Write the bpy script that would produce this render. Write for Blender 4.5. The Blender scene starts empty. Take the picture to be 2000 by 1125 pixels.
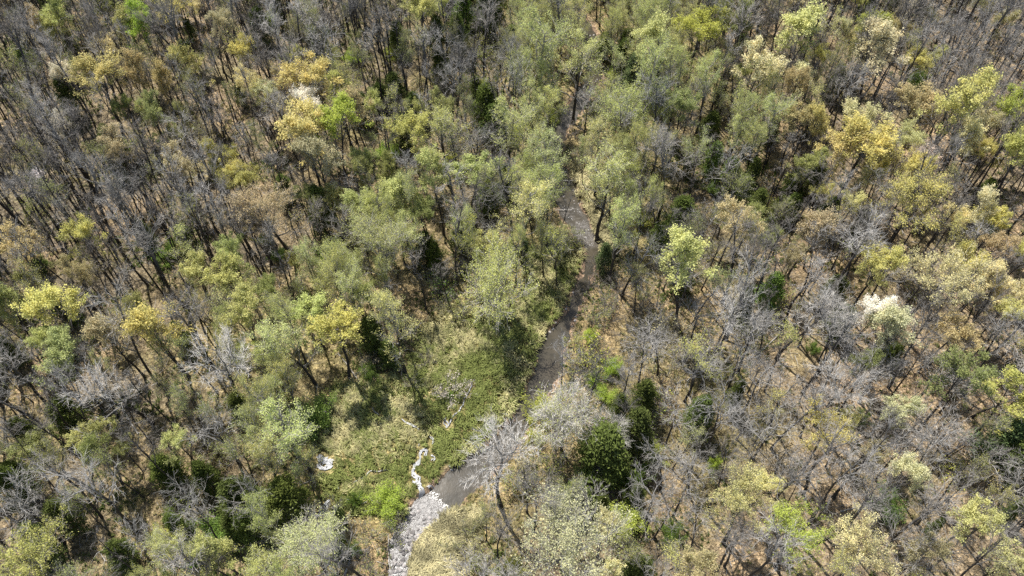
import bpy, math, random
import numpy as np
from mathutils import Vector

# ------------------------------------------------------------------ camera, sky, sun, exposure
F_PX, PITCH, CAM_H = 1540.0, math.radians(53.5), 110.0
SUN_AZ, SUN_EL = math.radians(-29), math.radians(61)       # left of straight ahead, up
SUN_STRENGTH, SKY_STRENGTH, EXPOSURE = 4.9, 0.105, 0.70
scene = bpy.context.scene
cam_d = bpy.data.cameras.new('camera'); cam = bpy.data.objects.new('camera', cam_d)
scene.collection.objects.link(cam)
cam_d.sensor_width = 36.0; cam_d.lens = 36.0 * F_PX / 2000.0; cam_d.clip_end = 6000.0
cam.location = (0, 0, CAM_H); cam.rotation_euler = (math.pi / 2 - PITCH, 0, 0)
scene.camera = cam
world = bpy.data.worlds.new('World'); scene.world = world; world.use_nodes = True
wn = world.node_tree.nodes; wn.clear()
sky = wn.new('ShaderNodeTexSky'); sky.sky_type = 'NISHITA'; sky.sun_disc = False
sky.sun_elevation = SUN_EL; sky.sun_rotation = SUN_AZ; sky.air_density = 1.0; sky.dust_density = 1.0
bg = wn.new('ShaderNodeBackground'); bg.inputs['Strength'].default_value = SKY_STRENGTH
wo = wn.new('ShaderNodeOutputWorld')
world.node_tree.links.new(sky.outputs[0], bg.inputs[0]); world.node_tree.links.new(bg.outputs[0], wo.inputs[0])
sun_d = bpy.data.lights.new('sun', 'SUN'); sun_d.energy = SUN_STRENGTH; sun_d.angle = math.radians(0.5)
sun_d.color = (1.0, 0.98, 0.945)
sun = bpy.data.objects.new('sun', sun_d); scene.collection.objects.link(sun)
to_sun = Vector((math.sin(SUN_AZ) * math.cos(SUN_EL), math.cos(SUN_AZ) * math.cos(SUN_EL), math.sin(SUN_EL)))
sun.rotation_euler = to_sun.to_track_quat('Z', 'Y').to_euler(); sun.location = to_sun * 300
scene.view_settings.view_transform = 'Standard'; scene.view_settings.look = 'None'
scene.view_settings.exposure = EXPOSURE; scene.view_settings.gamma = 1.0
scene.view_settings.use_curve_mapping = False
scene.cycles.max_bounces = 5; scene.cycles.diffuse_bounces = 3; scene.cycles.glossy_bounces = 2
scene.cycles.transmission_bounces = 3; scene.cycles.use_denoising = False
C = scene.collection
SP, CP = math.sin(PITCH), math.cos(PITCH)

def at(px, py, z=0.0):
    """photo pixel (2000 wide) -> point of the place at height z"""
    x = (px - 1000.0) / F_PX; y = -(py - 562.5) / F_PX
    t = (CAM_H - z) / (SP - y * CP)
    return np.array([x * t, (CP + y * SP) * t, z])
def pix(x, y, z):
    v = np.array([y * SP + (z - CAM_H) * CP, y * CP - (z - CAM_H) * SP])
    return 1000.0 + F_PX * x / v[1], 562.5 - F_PX * v[0] / v[1]
def depth(x, y, z): return y * CP - (z - CAM_H) * SP

# ------------------------------------------------------------------ numeric helpers
rng = np.random.default_rng(11)
random.seed(5)
def vnoise(x, y, s, seed=0):
    """smooth value noise 0..1, feature size s metres"""
    x = np.asarray(x, float) / s + 137.1 * seed; y = np.asarray(y, float) / s - 71.7 * seed
    xi = np.floor(x).astype(np.int64); yi = np.floor(y).astype(np.int64)
    fx = x - xi; fy = y - yi; fx = fx * fx * (3 - 2 * fx); fy = fy * fy * (3 - 2 * fy)
    def h(a, b):
        n = (a * 374761393 + b * 668265263 + seed * 97531) & 0x7fffffff
        n = ((n ^ (n >> 13)) * 1274126177) & 0x7fffffff
        return ((n ^ (n >> 16)) & 0xffff) / 65535.0
    return (h(xi, yi) * (1 - fx) + h(xi + 1, yi) * fx) * (1 - fy) + (h(xi, yi + 1) * (1 - fx) + h(xi + 1, yi + 1) * fx) * fy
def inpoly(px, py, poly):
    px = np.asarray(px, float); py = np.asarray(py, float); r = np.zeros(px.shape, bool)
    n = len(poly)
    for i in range(n):
        x1, y1 = poly[i]; x2, y2 = poly[(i + 1) % n]
        if y1 == y2: continue
        c = ((y1 > py) != (y2 > py)) & (px < (x2 - x1) * (py - y1) / (y2 - y1) + x1)
        r ^= c
    return r
def smooth(a, b, x):
    t = np.clip((x - a) / (b - a), 0, 1); return t * t * (3 - 2 * t)

def poly_dist(x, y, line):
    """distance from points to a polyline of (x, y, half width), and the interpolated half width"""
    best = np.full(x.shape, 1e9); w = np.zeros(x.shape)
    for (ax, ay, aw), (bx, by, bw) in zip(line[:-1], line[1:]):
        dx, dy = bx - ax, by - ay; L = dx * dx + dy * dy + 1e-9
        t = np.clip(((x - ax) * dx + (y - ay) * dy) / L, 0, 1)
        d = np.hypot(x - ax - t * dx, y - ay - t * dy); ww = aw + t * (bw - aw)
        m = (d - ww) < (best - w); best = np.where(m, d, best); w = np.where(m, ww, w)
    return best, w

# ------------------------------------------------------------------ layout read off the photograph
WATER_Z = -0.45
CREEK_PX = [(770, 1180, 16), (776, 1125, 15), (780, 1085, 18), (798, 1040, 27), (830, 1000, 34), (868, 972, 34), (893, 945, 36),
            (940, 912, 30), (985, 868, 26), (1022, 818, 25), (1048, 770, 27), (1070, 728, 31), (1075, 690, 30), (1098, 645, 22),
            (1118, 605, 14), (1132, 570, 13), (1150, 530, 13), (1156, 495, 15), (1140, 458, 21), (1118, 415, 22),
            (1101, 372, 22), (1085, 330, 20), (1074, 285, 19), (1090, 245, 20), (1112, 222, 17), (1142, 185, 15),
            (1160, 150, 15), (1158, 95, 16), (1142, 50, 14), (1090, 0, 14), (1060, -60, 14)]
CREEK = []
for a, b, w in CREEK_PX:
    p = at(a, b, WATER_Z); CREEK.append((p[0], p[1], (0.88 if b > 900 else 0.80 if b > 540 else 1.05) * w * depth(*p) / F_PX))
RIV_PX = [
    [(803, 1000, 5), (812, 984, 6), (821, 968, 8), (825, 952, 7), (818, 944, 9), (818, 933, 7), (806, 922, 9), (811, 911, 9), (820, 899, 7), (821, 887, 5), (827, 877, 5), (835, 882, 5), (831, 892, 4)],
    [(818, 945, 6), (805, 942, 4)], [(848, 903, 6), (853, 893, 6), (841, 891, 4)], [(846, 870, 4), (850, 859, 5), (840, 853, 3)],
    [(818, 842, 5), (805, 834, 5), (790, 823, 5), (783, 820, 3)], [(741, 812, 4), (733, 802, 4), (729, 796, 3)],
    [(866, 816, 5), (869, 824, 5), (877, 832, 4)], [(869, 832, 4), (872, 838, 3), (884, 815, 3), (905, 790, 4), (908, 780, 3), (922, 750, 3)],
    [(815, 873, 3), (818, 866, 3)], [(690, 943, 3), (708, 930, 3), (725, 921, 4), (748, 915, 4), (763, 917, 2)],
    [(675, 977, 3), (690, 981, 4), (705, 983, 4), (717, 981, 3)], [(850, 952, 7), (842, 946, 6), (835, 953, 5)],
    [(660, 945, 4), (663, 955, 3)], [(622, 1010, 9), (634, 992, 10), (646, 978, 7)], [(775, 1068, 9), (784, 1090, 9)],
    [(618, 893, 8), (630, 895, 16), (640, 903, 14), (646, 915, 9)], [(620, 907, 6), (634, 911, 9), (652, 898, 5)],
]
RIVS = []
for r in RIV_PX:
    RIVS.append([(*at(a, b)[:2], w * 0.42 * depth(*at(a, b)) / F_PX) for a, b, w in r])
MEADOW_PX = [(628, 812), (665, 762), (720, 742), (770, 735), (812, 690), (838, 640), (868, 598), (920, 590), (1000, 600), (1030, 545), (1040, 480),
             (1090, 440), (1128, 480), (1148, 520), (1125, 560), (1112, 600), (1082, 645), (1050, 690), (1048, 735), (1030, 780), (1000, 830), (960, 872), (905, 912),
             (862, 940), (832, 975), (800, 1005), (740, 1010), (690, 995), (650, 965), (625, 935), (598, 890), (612, 850)]
BANK_PX = [(790, 1160), (795, 1075), (812, 1040), (850, 1005), (905, 985), (945, 1010), (935, 1060), (900, 1100), (880, 1160)]
UPBANK_PX = [(1100, 310), (1135, 335), (1165, 390), (1200, 440), (1215, 490), (1170, 515), (1140, 440), (1122, 390)]
MEADOW = [tuple(at(a, b)[:2]) for a, b in MEADOW_PX]
BANK = [tuple(at(a, b)[:2]) for a, b in BANK_PX]
UPBANK = [tuple(at(a, b)[:2]) for a, b in UPBANK_PX]
# what stands in each 100 px cell of the photograph
CELLS = ["bggybbbbgdppppgyybtt",
         "byybyygbgdpcdpgyyytt",
         "bbggbygggdpcpdpyytty",
         "bbbbyggggdpppgddyyty",
         "bbbbbygpgdpcpdgdttyy",
         "gbbgggppgpmcrgrtdtty",
         "ggygpppdpmmcrrrttttt",
         "gbbggpgdmmmcrdrttttt",
         "ggggdpmmmmcpdrrttttd",
         "dbgdddmmmcrddrtttttt",
         "yggpgprcmryydttytttt"]
def cell(px, py):
    return CELLS[int(min(10, max(0, py // 102.3)))][int(min(19, max(0, px // 100)))]

def terrain(x, y):
    x = np.asarray(x, float); y = np.asarray(y, float)
    z = 0.5 * (vnoise(x, y, 22, 1) - 0.5) + 0.22 * (vnoise(x, y, 5, 2) - 0.5) + 0.10 * (vnoise(x, y, 1.6, 3) - 0.5)
    d, w = poly_dist(x, y, CREEK)
    e = d - w + 0.6 * (vnoise(x, y, 2.4, 4) - 0.5) * 2 + 0.5 * (vnoise(x, y, 0.9, 5) - 0.5) * 2
    near = 1 - smooth(0.0, 5.0, e)
    z = z * (1 - 0.7 * near)
    z = z - 0.85 * (1 - smooth(-0.7, 0.8, e))
    return z

# ------------------------------------------------------------------ materials
def mat(name):
    m = bpy.data.materials.new(name); m.use_nodes = True; n = m.node_tree.nodes; n.clear()
    return m, n, m.node_tree.links.new
def mixrgb(n, link, mode, fac, a, b):
    x = n.new('ShaderNodeMix'); x.data_type = 'RGBA'; x.blend_type = mode
    for s, v in ((0, fac), (6, a), (7, b)):
        if hasattr(v, 'is_output'): link(v, x.inputs[s])
        elif s == 0: x.inputs[0].default_value = v
        else: x.inputs[s].default_value = (*v, 1) if len(v) == 3 else v
    return x.outputs[2]
def ramp(n, link, fac, stops):
    r = n.new('ShaderNodeValToRGB'); el = r.color_ramp.elements
    while len(el) > 1: el.remove(el[-1])
    el[0].position = stops[0][0]; el[0].color = (*stops[0][1], 1)
    for p, c in stops[1:]:
        e = el.new(p); e.color = (*c, 1)
    link(fac, r.inputs[0]); return r.outputs[0]
def noise(n, link, scale, detail=3, rough=0.6, coord=None):
    t = n.new('ShaderNodeTexNoise'); t.inputs['Scale'].default_value = scale
    t.inputs['Detail'].default_value = detail; t.inputs['Roughness'].default_value = rough
    if coord is not None: link(coord, t.inputs['Vector'])
    return t
def bump(n, link, h, strength, dist):
    b = n.new('ShaderNodeBump'); b.inputs['Strength'].default_value = strength; b.inputs['Distance'].default_value = dist
    link(h, b.inputs['Height']); return b.outputs[0]

def ground_material():
    m, n, link = mat('leaf_litter_ground')
    geo = n.new('ShaderNodeNewGeometry'); P = geo.outputs['Position']
    at_ = n.new('ShaderNodeAttribute'); at_.attribute_name = 'soil'
    vor = n.new('ShaderNodeTexVoronoi'); vor.inputs['Scale'].default_value = 3.2; link(P, vor.inputs['Vector'])
    vr = n.new('ShaderNodeSeparateColor'); link(vor.outputs['Color'], vr.inputs[0])
    leafc = ramp(n, link, vr.outputs[0], [(0.0, (0.50, 0.46, 0.42)), (0.35, (0.85, 0.8, 0.74)), (0.7, (1.15, 1.08, 1.0)), (1.0, (1.7, 1.6, 1.5))])
    n1 = noise(n, link, 0.9, 4, 0.65, P)
    patch = ramp(n, link, n1.outputs[0], [(0.25, (0.62, 0.6, 0.56)), (0.5, (1, 1, 1)), (0.75, (1.3, 1.22, 1.1))])
    n2 = noise(n, link, 9, 2, 0.7, P)
    fine = ramp(n, link, n2.outputs[0], [(0.3, (0.6, 0.6, 0.6)), (0.7, (1.35, 1.35, 1.35))])
    c = mixrgb(n, link, 'MULTIPLY', 1.0, at_.outputs['Color'], leafc)
    c = mixrgb(n, link, 'MULTIPLY', 1.0, c, patch); c = mixrgb(n, link, 'MULTIPLY', 1.0, c, fine)
    b = n.new('ShaderNodeBsdfPrincipled'); b.inputs['Roughness'].default_value = 0.95
    b.inputs['Specular IOR Level'].default_value = 0.1
    link(c, b.inputs['Base Color']); link(bump(n, link, vor.outputs['Distance'], 0.6, 0.25), b.inputs['Normal'])
    o = n.new('ShaderNodeOutputMaterial'); link(b.outputs[0], o.inputs[0]); return m

def bark_material(name, dark, pale):
    m, n, link = mat(name)
    a = n.new('ShaderNodeAttribute'); a.attribute_name = 'pale'
    tc = n.new('ShaderNodeTexCoord'); ns = noise(n, link, 2.5, 4, 0.7, tc.outputs['Object'])
    oi = n.new('ShaderNodeObjectInfo')
    c = mixrgb(n, link, 'MIX', a.outputs['Fac'], dark, pale)
    c = mixrgb(n, link, 'MULTIPLY', 1.0, c, ramp(n, link, ns.outputs[0], [(0.3, (0.6, 0.6, 0.6)), (0.7, (1.3, 1.3, 1.3))]))
    c = mixrgb(n, link, 'MULTIPLY', 1.0, c, ramp(n, link, oi.outputs['Random'], [(0, (0.75, 0.75, 0.75)), (1, (1.25, 1.22, 1.18))]))
    b = n.new('ShaderNodeBsdfPrincipled'); b.inputs['Roughness'].default_value = 0.85
    b.inputs['Specular IOR Level'].default_value = 0.25
    link(c, b.inputs['Base Color']); o = n.new('ShaderNodeOutputMaterial'); link(b.outputs[0], o.inputs[0]); return m

def leaf_material(name, trans=0.4):
    m, n, link = mat(name)
    oi = n.new('ShaderNodeObjectInfo'); a = n.new('ShaderNodeAttribute'); a.attribute_name = 'tone'
    c = mixrgb(n, link, 'MULTIPLY', 1.0, oi.outputs['Color'],
               ramp(n, link, a.outputs['Fac'], [(0, (0.62, 0.66, 0.6)), (0.5, (1, 1, 1)), (1, (1.35, 1.28, 1.2))]))
    d = n.new('ShaderNodeBsdfDiffuse'); t = n.new('ShaderNodeBsdfTranslucent')
    link(c, d.inputs[0]); link(c, t.inputs[0])
    x = n.new('ShaderNodeMixShader'); x.inputs[0].default_value = trans
    link(d.outputs[0], x.inputs[1]); link(t.outputs[0], x.inputs[2])
    o = n.new('ShaderNodeOutputMaterial'); link(x.outputs[0], o.inputs[0]); return m

def blade_material(name):
    m, n, link = mat(name)
    a = n.new('ShaderNodeAttribute'); a.attribute_name = 'blade'
    d = n.new('ShaderNodeBsdfDiffuse'); t = n.new('ShaderNodeBsdfTranslucent')
    link(a.outputs['Color'], d.inputs[0]); link(a.outputs['Color'], t.inputs[0])
    x = n.new('ShaderNodeMixShader'); x.inputs[0].default_value = 0.3
    link(d.outputs[0], x.inputs[1]); link(t.outputs[0], x.inputs[2])
    o = n.new('ShaderNodeOutputMaterial'); link(x.outputs[0], o.inputs[0]); return m

def water_material(name, base, rough, bumps, base2=None):
    m, n, link = mat(name)
    geo = n.new('ShaderNodeNewGeometry'); P = geo.outputs['Position']
    b = n.new('ShaderNodeBsdfPrincipled'); b.inputs['Roughness'].default_value = rough; b.inputs['IOR'].default_value = 1.33
    b.inputs['Specular IOR Level'].default_value = 0.5
    nz = noise(n, link, 0.30, 5, 0.65, P)
    c = ramp(n, link, nz.outputs[0], [(0.3, base), (0.7, base2 or base)]); link(c, b.inputs['Base Color'])
    h = None
    for sc, st in bumps:
        w = noise(n, link, sc, 2, 0.5, P)
        mul = n.new('ShaderNodeMath'); mul.operation = 'MULTIPLY'; mul.inputs[1].default_value = st; link(w.outputs[0], mul.inputs[0])
        if h is None: h = mul.outputs[0]
        else:
            ad = n.new('ShaderNodeMath'); link(h, ad.inputs[0]); link(mul.outputs[0], ad.inputs[1]); h = ad.outputs[0]
    link(bump(n, link, h, 1.0, 1.0), b.inputs['Normal'])
    o = n.new('ShaderNodeOutputMaterial'); link(b.outputs[0], o.inputs[0]); return m

def creek_material():
    """muddy still water that breaks into ripples where it runs shallow"""
    m, n, link = mat('muddy_creek_water')
    P = n.new('ShaderNodeNewGeometry').outputs['Position']; a = n.new('ShaderNodeAttribute'); a.attribute_name = 'tone'
    def math_(op, x, y):
        k = n.new('ShaderNodeMath'); k.operation = op
        for i, v in enumerate((x, y)):
            if hasattr(v, 'is_output'): link(v, k.inputs[i])
            else: k.inputs[i].default_value = v
        return k.outputs[0]
    edge = noise(n, link, 0.9, 4, 0.7, P).outputs[0]
    f = math_('ADD', a.outputs['Fac'], math_('MULTIPLY', math_('SUBTRACT', edge, 0.5), 1.1))
    f = math_('MULTIPLY', f, math_('GREATER_THAN', a.outputs['Fac'], 0.02)); fr = n.new('ShaderNodeMapRange'); fr.interpolation_type = 'SMOOTHSTEP'
    link(f, fr.inputs[0]); fr.inputs[1].default_value = 0.12; fr.inputs[2].default_value = 1.05; f = fr.outputs[0]
    mud = ramp(n, link, noise(n, link, 0.30, 5, 0.65, P).outputs[0], [(0.3, (0.026, 0.024, 0.017)), (0.7, (0.085, 0.070, 0.048))])
    bed = ramp(n, link, noise(n, link, 2.2, 5, 0.7, P).outputs[0], [(0.35, (0.05, 0.045, 0.04)), (0.65, (0.21, 0.19, 0.17))])
    b = n.new('ShaderNodeBsdfPrincipled'); b.inputs['IOR'].default_value = 1.33
    link(mixrgb(n, link, 'MIX', f, mud, bed), b.inputs['Base Color'])
    link(math_('ADD', 0.16, math_('MULTIPLY', f, 0.12)), b.inputs['Roughness'])
    w = lambda sc: noise(n, link, sc, 4, 0.62, P).outputs[0]
    calm = math_('ADD', math_('MULTIPLY', w(0.8), 0.016), math_('MULTIPLY', w(3.5), 0.004))
    fast = math_('ADD', math_('MULTIPLY', w(1.7), 0.09), math_('MULTIPLY', w(6.0), 0.03))
    h = math_('ADD', calm, math_('MULTIPLY', fast, f))
    link(bump(n, link, h, 1.0, 1.0), b.inputs['Normal'])
    o = n.new('ShaderNodeOutputMaterial'); link(b.outputs[0], o.inputs[0]); return m

def rock_material():
    m, n, link = mat('creek_rock')
    tc = n.new('ShaderNodeTexCoord'); ns = noise(n, link, 3, 4, 0.7, tc.outputs['Object']); oi = n.new('ShaderNodeObjectInfo')
    c = ramp(n, link, ns.outputs[0], [(0.3, (0.20, 0.18, 0.17)), (0.7, (0.46, 0.43, 0.41))])
    c = mixrgb(n, link, 'MULTIPLY', 1.0, c, ramp(n, link, oi.outputs['Random'], [(0, (0.3, 0.29, 0.28)), (1, (1.2, 1.18, 1.15))]))
    b = n.new('ShaderNodeBsdfPrincipled'); b.inputs['Roughness'].default_value = 0.7
    link(c, b.inputs['Base Color']); o = n.new('ShaderNodeOutputMaterial'); link(b.outputs[0], o.inputs[0]); return m

M_GROUND = ground_material()
M_BARK = bark_material('grey_bark', (0.055, 0.048, 0.043), (0.38, 0.36, 0.33))
M_TWIG = bark_material('twig_bark', (0.18, 0.158, 0.135), (0.58, 0.55, 0.50))
M_LEAF = leaf_material('young_leaves', 0.42)
M_NEEDLE = leaf_material('cedar_needles', 0.2)
M_BLADE = blade_material('grass_blades')
M_CREEK = creek_material()
M_RIVULET = water_material('trickling_water', (0.14, 0.14, 0.14), 0.34, [(1.5, 0.06), (5.0, 0.03)], (0.24, 0.24, 0.24))
M_ROCK = rock_material()
M_WOOD = bark_material('weathered_wood', (0.13, 0.11, 0.095), (0.50, 0.47, 0.42))

# ------------------------------------------------------------------ mesh building
class MB:
    """collects tubes, twigs and leaf faces into one mesh"""
    def __init__(s):
        s.v = []; s.q = []; s.t = []; s.qm = []; s.tm = []; s.pale = []; s.tone = []; s.n = 0
    def add(s, v, quads=None, tris=None, mi=0, pale=0.0, tone=0.5):
        v = np.asarray(v, float).reshape(-1, 3); k = len(v); s.v.append(v)
        s.pale.append(np.broadcast_to(pale, (k,)).astype(float)); s.tone.append(np.broadcast_to(tone, (k,)).astype(float))
        if quads is not None and len(quads): s.q.append(np.asarray(quads) + s.n); s.qm.append(np.full(len(quads), mi))
        if tris is not None and len(tris): s.t.append(np.asarray(tris) + s.n); s.tm.append(np.full(len(tris), mi))
        s.n += k
    def tube(s, pts, rad, sides=5, mi=0, pale=0.0):
        pts = np.asarray(pts, float); rad = np.asarray(rad, float); m = len(pts)
        tan = np.gradient(pts, axis=0); tan /= np.linalg.norm(tan, axis=1)[:, None] + 1e-9
        ref = np.array([0.31, 0.95, 0.05]) if abs(tan[0][2]) > 0.6 else np.array([0.05, 0.1, 0.99])
        a = np.cross(tan, ref); a /= np.linalg.norm(a, axis=1)[:, None] + 1e-9; b = np.cross(tan, a)
        th = np.arange(sides) * 2 * math.pi / sides
        ring = pts[:, None] + rad[:, None, None] * (np.cos(th)[None, :, None] * a[:, None] + np.sin(th)[None, :, None] * b[:, None])
        i = np.arange(m - 1)[:, None] * sides; j = np.arange(sides)[None]; j2 = (j + 1) % sides
        q = np.stack([i + j, i + j2, i + sides + j2, i + sides + j], -1).reshape(-1, 4)
        pl = np.repeat(np.broadcast_to(pale, (m,)), sides)
        s.add(ring, quads=q, mi=mi, pale=pl)
        s.add(np.vstack([ring[-1], pts[-1:] + tan[-1:] * rad[-1]]), tris=[[k, (k + 1) % sides, sides] for k in range(sides)], mi=mi, pale=float(pl[-1]))
    def twigs(s, p, d, L, r, mi=0, pale=0.6, bend=0.12, rs=None):
        """many fine three-sided tapering twigs, each bent once"""
        k = len(p); g = rs or rng
        if k == 0: return
        ref = g.normal(size=(k, 3)); a = np.cross(d, ref); a /= np.linalg.norm(a, axis=1)[:, None] + 1e-9; b = np.cross(d, a)
        mid = p + d * (L * 0.5)[:, None] + a * (g.normal(size=k) * bend * L)[:, None]; tip = p + d * L[:, None] + np.array([0, 0, 1.0]) * (g.random(k) * bend * L)[:, None]
        th = [0, 2.094, 4.189]
        v = np.stack([p + r[:, None] * (math.cos(t) * a + math.sin(t) * b) for t in th] + [mid + 0.7 * r[:, None] * (math.cos(t) * a + math.sin(t) * b) for t in th] + [tip], 1)
        base = (np.arange(k) * 7)[:, None]
        q = np.concatenate([base + np.array([[0, 1, 4, 3]]), base + np.array([[1, 2, 5, 4]]), base + np.array([[2, 0, 3, 5]])])
        t = np.concatenate([base + np.array([[3, 4, 6]]), base + np.array([[4, 5, 6]]), base + np.array([[5, 3, 6]])])
        s.add(v, quads=q, tris=t, mi=mi, pale=np.repeat(np.broadcast_to(pale, (k,)), 7))
    def leaves(s, c, size, mi=1, asp=0.7, tone=None, up=0.35, g=None):
        k = len(c); g = g or rng
        if k == 0: return
        nrm = g.normal(size=(k, 3)); nrm[:, 2] = np.abs(nrm[:, 2]) + up; nrm /= np.linalg.norm(nrm, axis=1)[:, None]
        a = np.cross(nrm, g.normal(size=(k, 3))); a /= np.linalg.norm(a, axis=1)[:, None] + 1e-9; b = np.cross(nrm, a)
        h = size[:, None] * 0.5
        v = np.stack([c - a * h, c + b * h * asp + nrm * h * 0.15, c + a * h, c - b * h * asp + nrm * h * 0.15], 1)
        if tone is None: tone = g.random(k)
        s.add(v, quads=np.arange(4 * k).reshape(-1, 4), mi=mi, tone=np.repeat(tone, 4))
    def build(s, name, mats, smooth_shade=False):
        me = bpy.data.meshes.new(name); v = np.concatenate(s.v); me.vertices.add(len(v)); me.vertices.foreach_set('co', v.ravel())
        q = np.concatenate(s.q) if s.q else np.zeros((0, 4), int); t = np.concatenate(s.t) if s.t else np.zeros((0, 3), int)
        qm = np.concatenate(s.qm) if s.q else np.zeros(0, int); tm = np.concatenate(s.tm) if s.t else np.zeros(0, int)
        loops = np.concatenate([q.ravel(), t.ravel()]).astype(np.int32)
        me.loops.add(len(loops)); me.loops.foreach_set('vertex_index', loops)
        me.polygons.add(len(q) + len(t))
        st = np.concatenate([np.arange(len(q)) * 4, len(q) * 4 + np.arange(len(t)) * 3]).astype(np.int32)
        me.polygons.foreach_set('loop_start', st)
        for m in mats: me.materials.append(m)
        me.polygons.foreach_set('material_index', np.concatenate([qm, tm]).astype(np.int32))
        me.polygons.foreach_set('use_smooth', np.full(len(st), smooth_shade))
        me.update(calc_edges=True)
        for nm, arr in (('pale', s.pale), ('tone', s.tone)):
            at_ = me.attributes.new(nm, 'FLOAT', 'POINT'); at_.data.foreach_set('value', np.concatenate(arr).astype(np.float32))
        return me

def mesh_object(name, me, parent=None):
    o = bpy.data.objects.new(name, me); C.objects.link(o); o.parent = parent; return o
def tag(o, label=None, cat=None, group=None, kind=None):
    if label: o['label'] = label
    if cat: o['category'] = cat
    if group: o['group'] = group
    if kind: o['kind'] = kind
    return o

# ------------------------------------------------------------------ ground and water
def spread_axis(lo, hi, step, far):
    inner = np.arange(lo, hi + 1e-6, step); out = [step * 1.4]
    while sum(out) < far: out.append(out[-1] * 1.35)
    c = np.cumsum(out)
    return np.concatenate([lo - c[::-1], inner, hi + c])
def build_ground():
    xs = spread_axis(-128, 128, 0.6, 1800); ys = spread_axis(20, 182, 0.55, 1800)
    X, Y = np.meshgrid(xs, ys); x = X.ravel(); y = Y.ravel(); z = terrain(x, y)
    nx, ny = len(xs), len(ys)
    # soil colour by what lies on the ground there: tan oak leaves, darker wet leaves, straw, mud
    tones = {'t': (0.25, 0.20, 0.13), 'y': (0.22, 0.18, 0.12), 'b': (0.175, 0.15, 0.105), 'g': (0.20, 0.165, 0.095), 'p': (0.25, 0.215, 0.11),
             'd': (0.16, 0.13, 0.08), 'r': (0.19, 0.165, 0.085), 'm': (0.27, 0.23, 0.10), 'c': (0.25, 0.20, 0.11)}
    grid = np.array([[tones[c] for c in row] for row in CELLS])
    w = np.maximum(y * CP + CAM_H * SP, 20); px = 1000 + F_PX * x / w; py = 562.5 - F_PX * (y * SP - CAM_H * CP) / w
    gx = np.clip(px / 100 - 0.5 + 1.2 * (vnoise(x, y, 7, 21) - 0.5), 0, 18.999); gy = np.clip(py / 102.3 - 0.5 + 1.2 * (vnoise(x, y, 7, 22) - 0.5), 0, 9.999)
    ix = gx.astype(int); iy = gy.astype(int); fx = (gx - ix)[:, None]; fy = (gy - iy)[:, None]
    col = (grid[iy, ix] * (1 - fx) + grid[iy, ix + 1] * fx) * (1 - fy) + (grid[iy + 1, ix] * (1 - fx) + grid[iy + 1, ix + 1] * fx) * fy
    moss = smooth(0.55, 0.8, vnoise(x, y, 6, 23))[:, None] * 0.35
    col = col * (1 - moss) + np.array([0.13, 0.13, 0.05]) * moss
    red = smooth(0.6, 0.85, vnoise(x, y, 9, 24))[:, None] * 0.4
    col = col * (1 - red) + np.array([0.35, 0.255, 0.155]) * red
    j = 1.2 * (vnoise(x, y, 3, 25) - 0.5) * 2; k = 1.2 * (vnoise(x, y, 3, 26) - 0.5) * 2
    mead = (inpoly(x + j, y + k, MEADOW) | inpoly(x + j, y + k, BANK) | inpoly(x + j, y + k, UPBANK))[:, None]
    straw = smooth(0.4, 0.7, vnoise(x, y, 5, 27))[:, None]
    col = np.where(mead, np.array([0.17, 0.16, 0.065]) * (1 - straw) + np.array([0.30, 0.26, 0.125]) * straw, col)
    d, ww = poly_dist(x, y, CREEK); e = d - ww
    mud = (1 - smooth(0.2, 1.1, e + 0.7 * (vnoise(x, y, 1.5, 28) - 0.5)))[:, None]
    col = col * (1 - mud) + np.array([0.22, 0.165, 0.12]) * mud
    me = bpy.data.meshes.new('ground'); me.vertices.add(len(x)); me.vertices.foreach_set('co', np.stack([x, y, z], 1).ravel())
    i = np.arange(ny - 1)[:, None] * nx + np.arange(nx - 1)[None]
    q = np.stack([i, i + 1, i + nx + 1, i + nx], -1).reshape(-1, 4).astype(np.int32)
    me.loops.add(q.size); me.loops.foreach_set('vertex_index', q.ravel()); me.polygons.add(len(q))
    me.polygons.foreach_set('loop_start', (np.arange(len(q)) * 4).astype(np.int32)); me.polygons.foreach_set('use_smooth', np.ones(len(q), bool))
    me.update(calc_edges=True)
    a = me.attributes.new('soil', 'FLOAT_COLOR', 'POINT'); a.data.foreach_set('color', np.concatenate([col, np.ones((len(x), 1))], 1).astype(np.float32).ravel())
    me.materials.append(M_GROUND)
    tag(mesh_object('ground', me), kind='structure')
build_ground()

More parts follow.
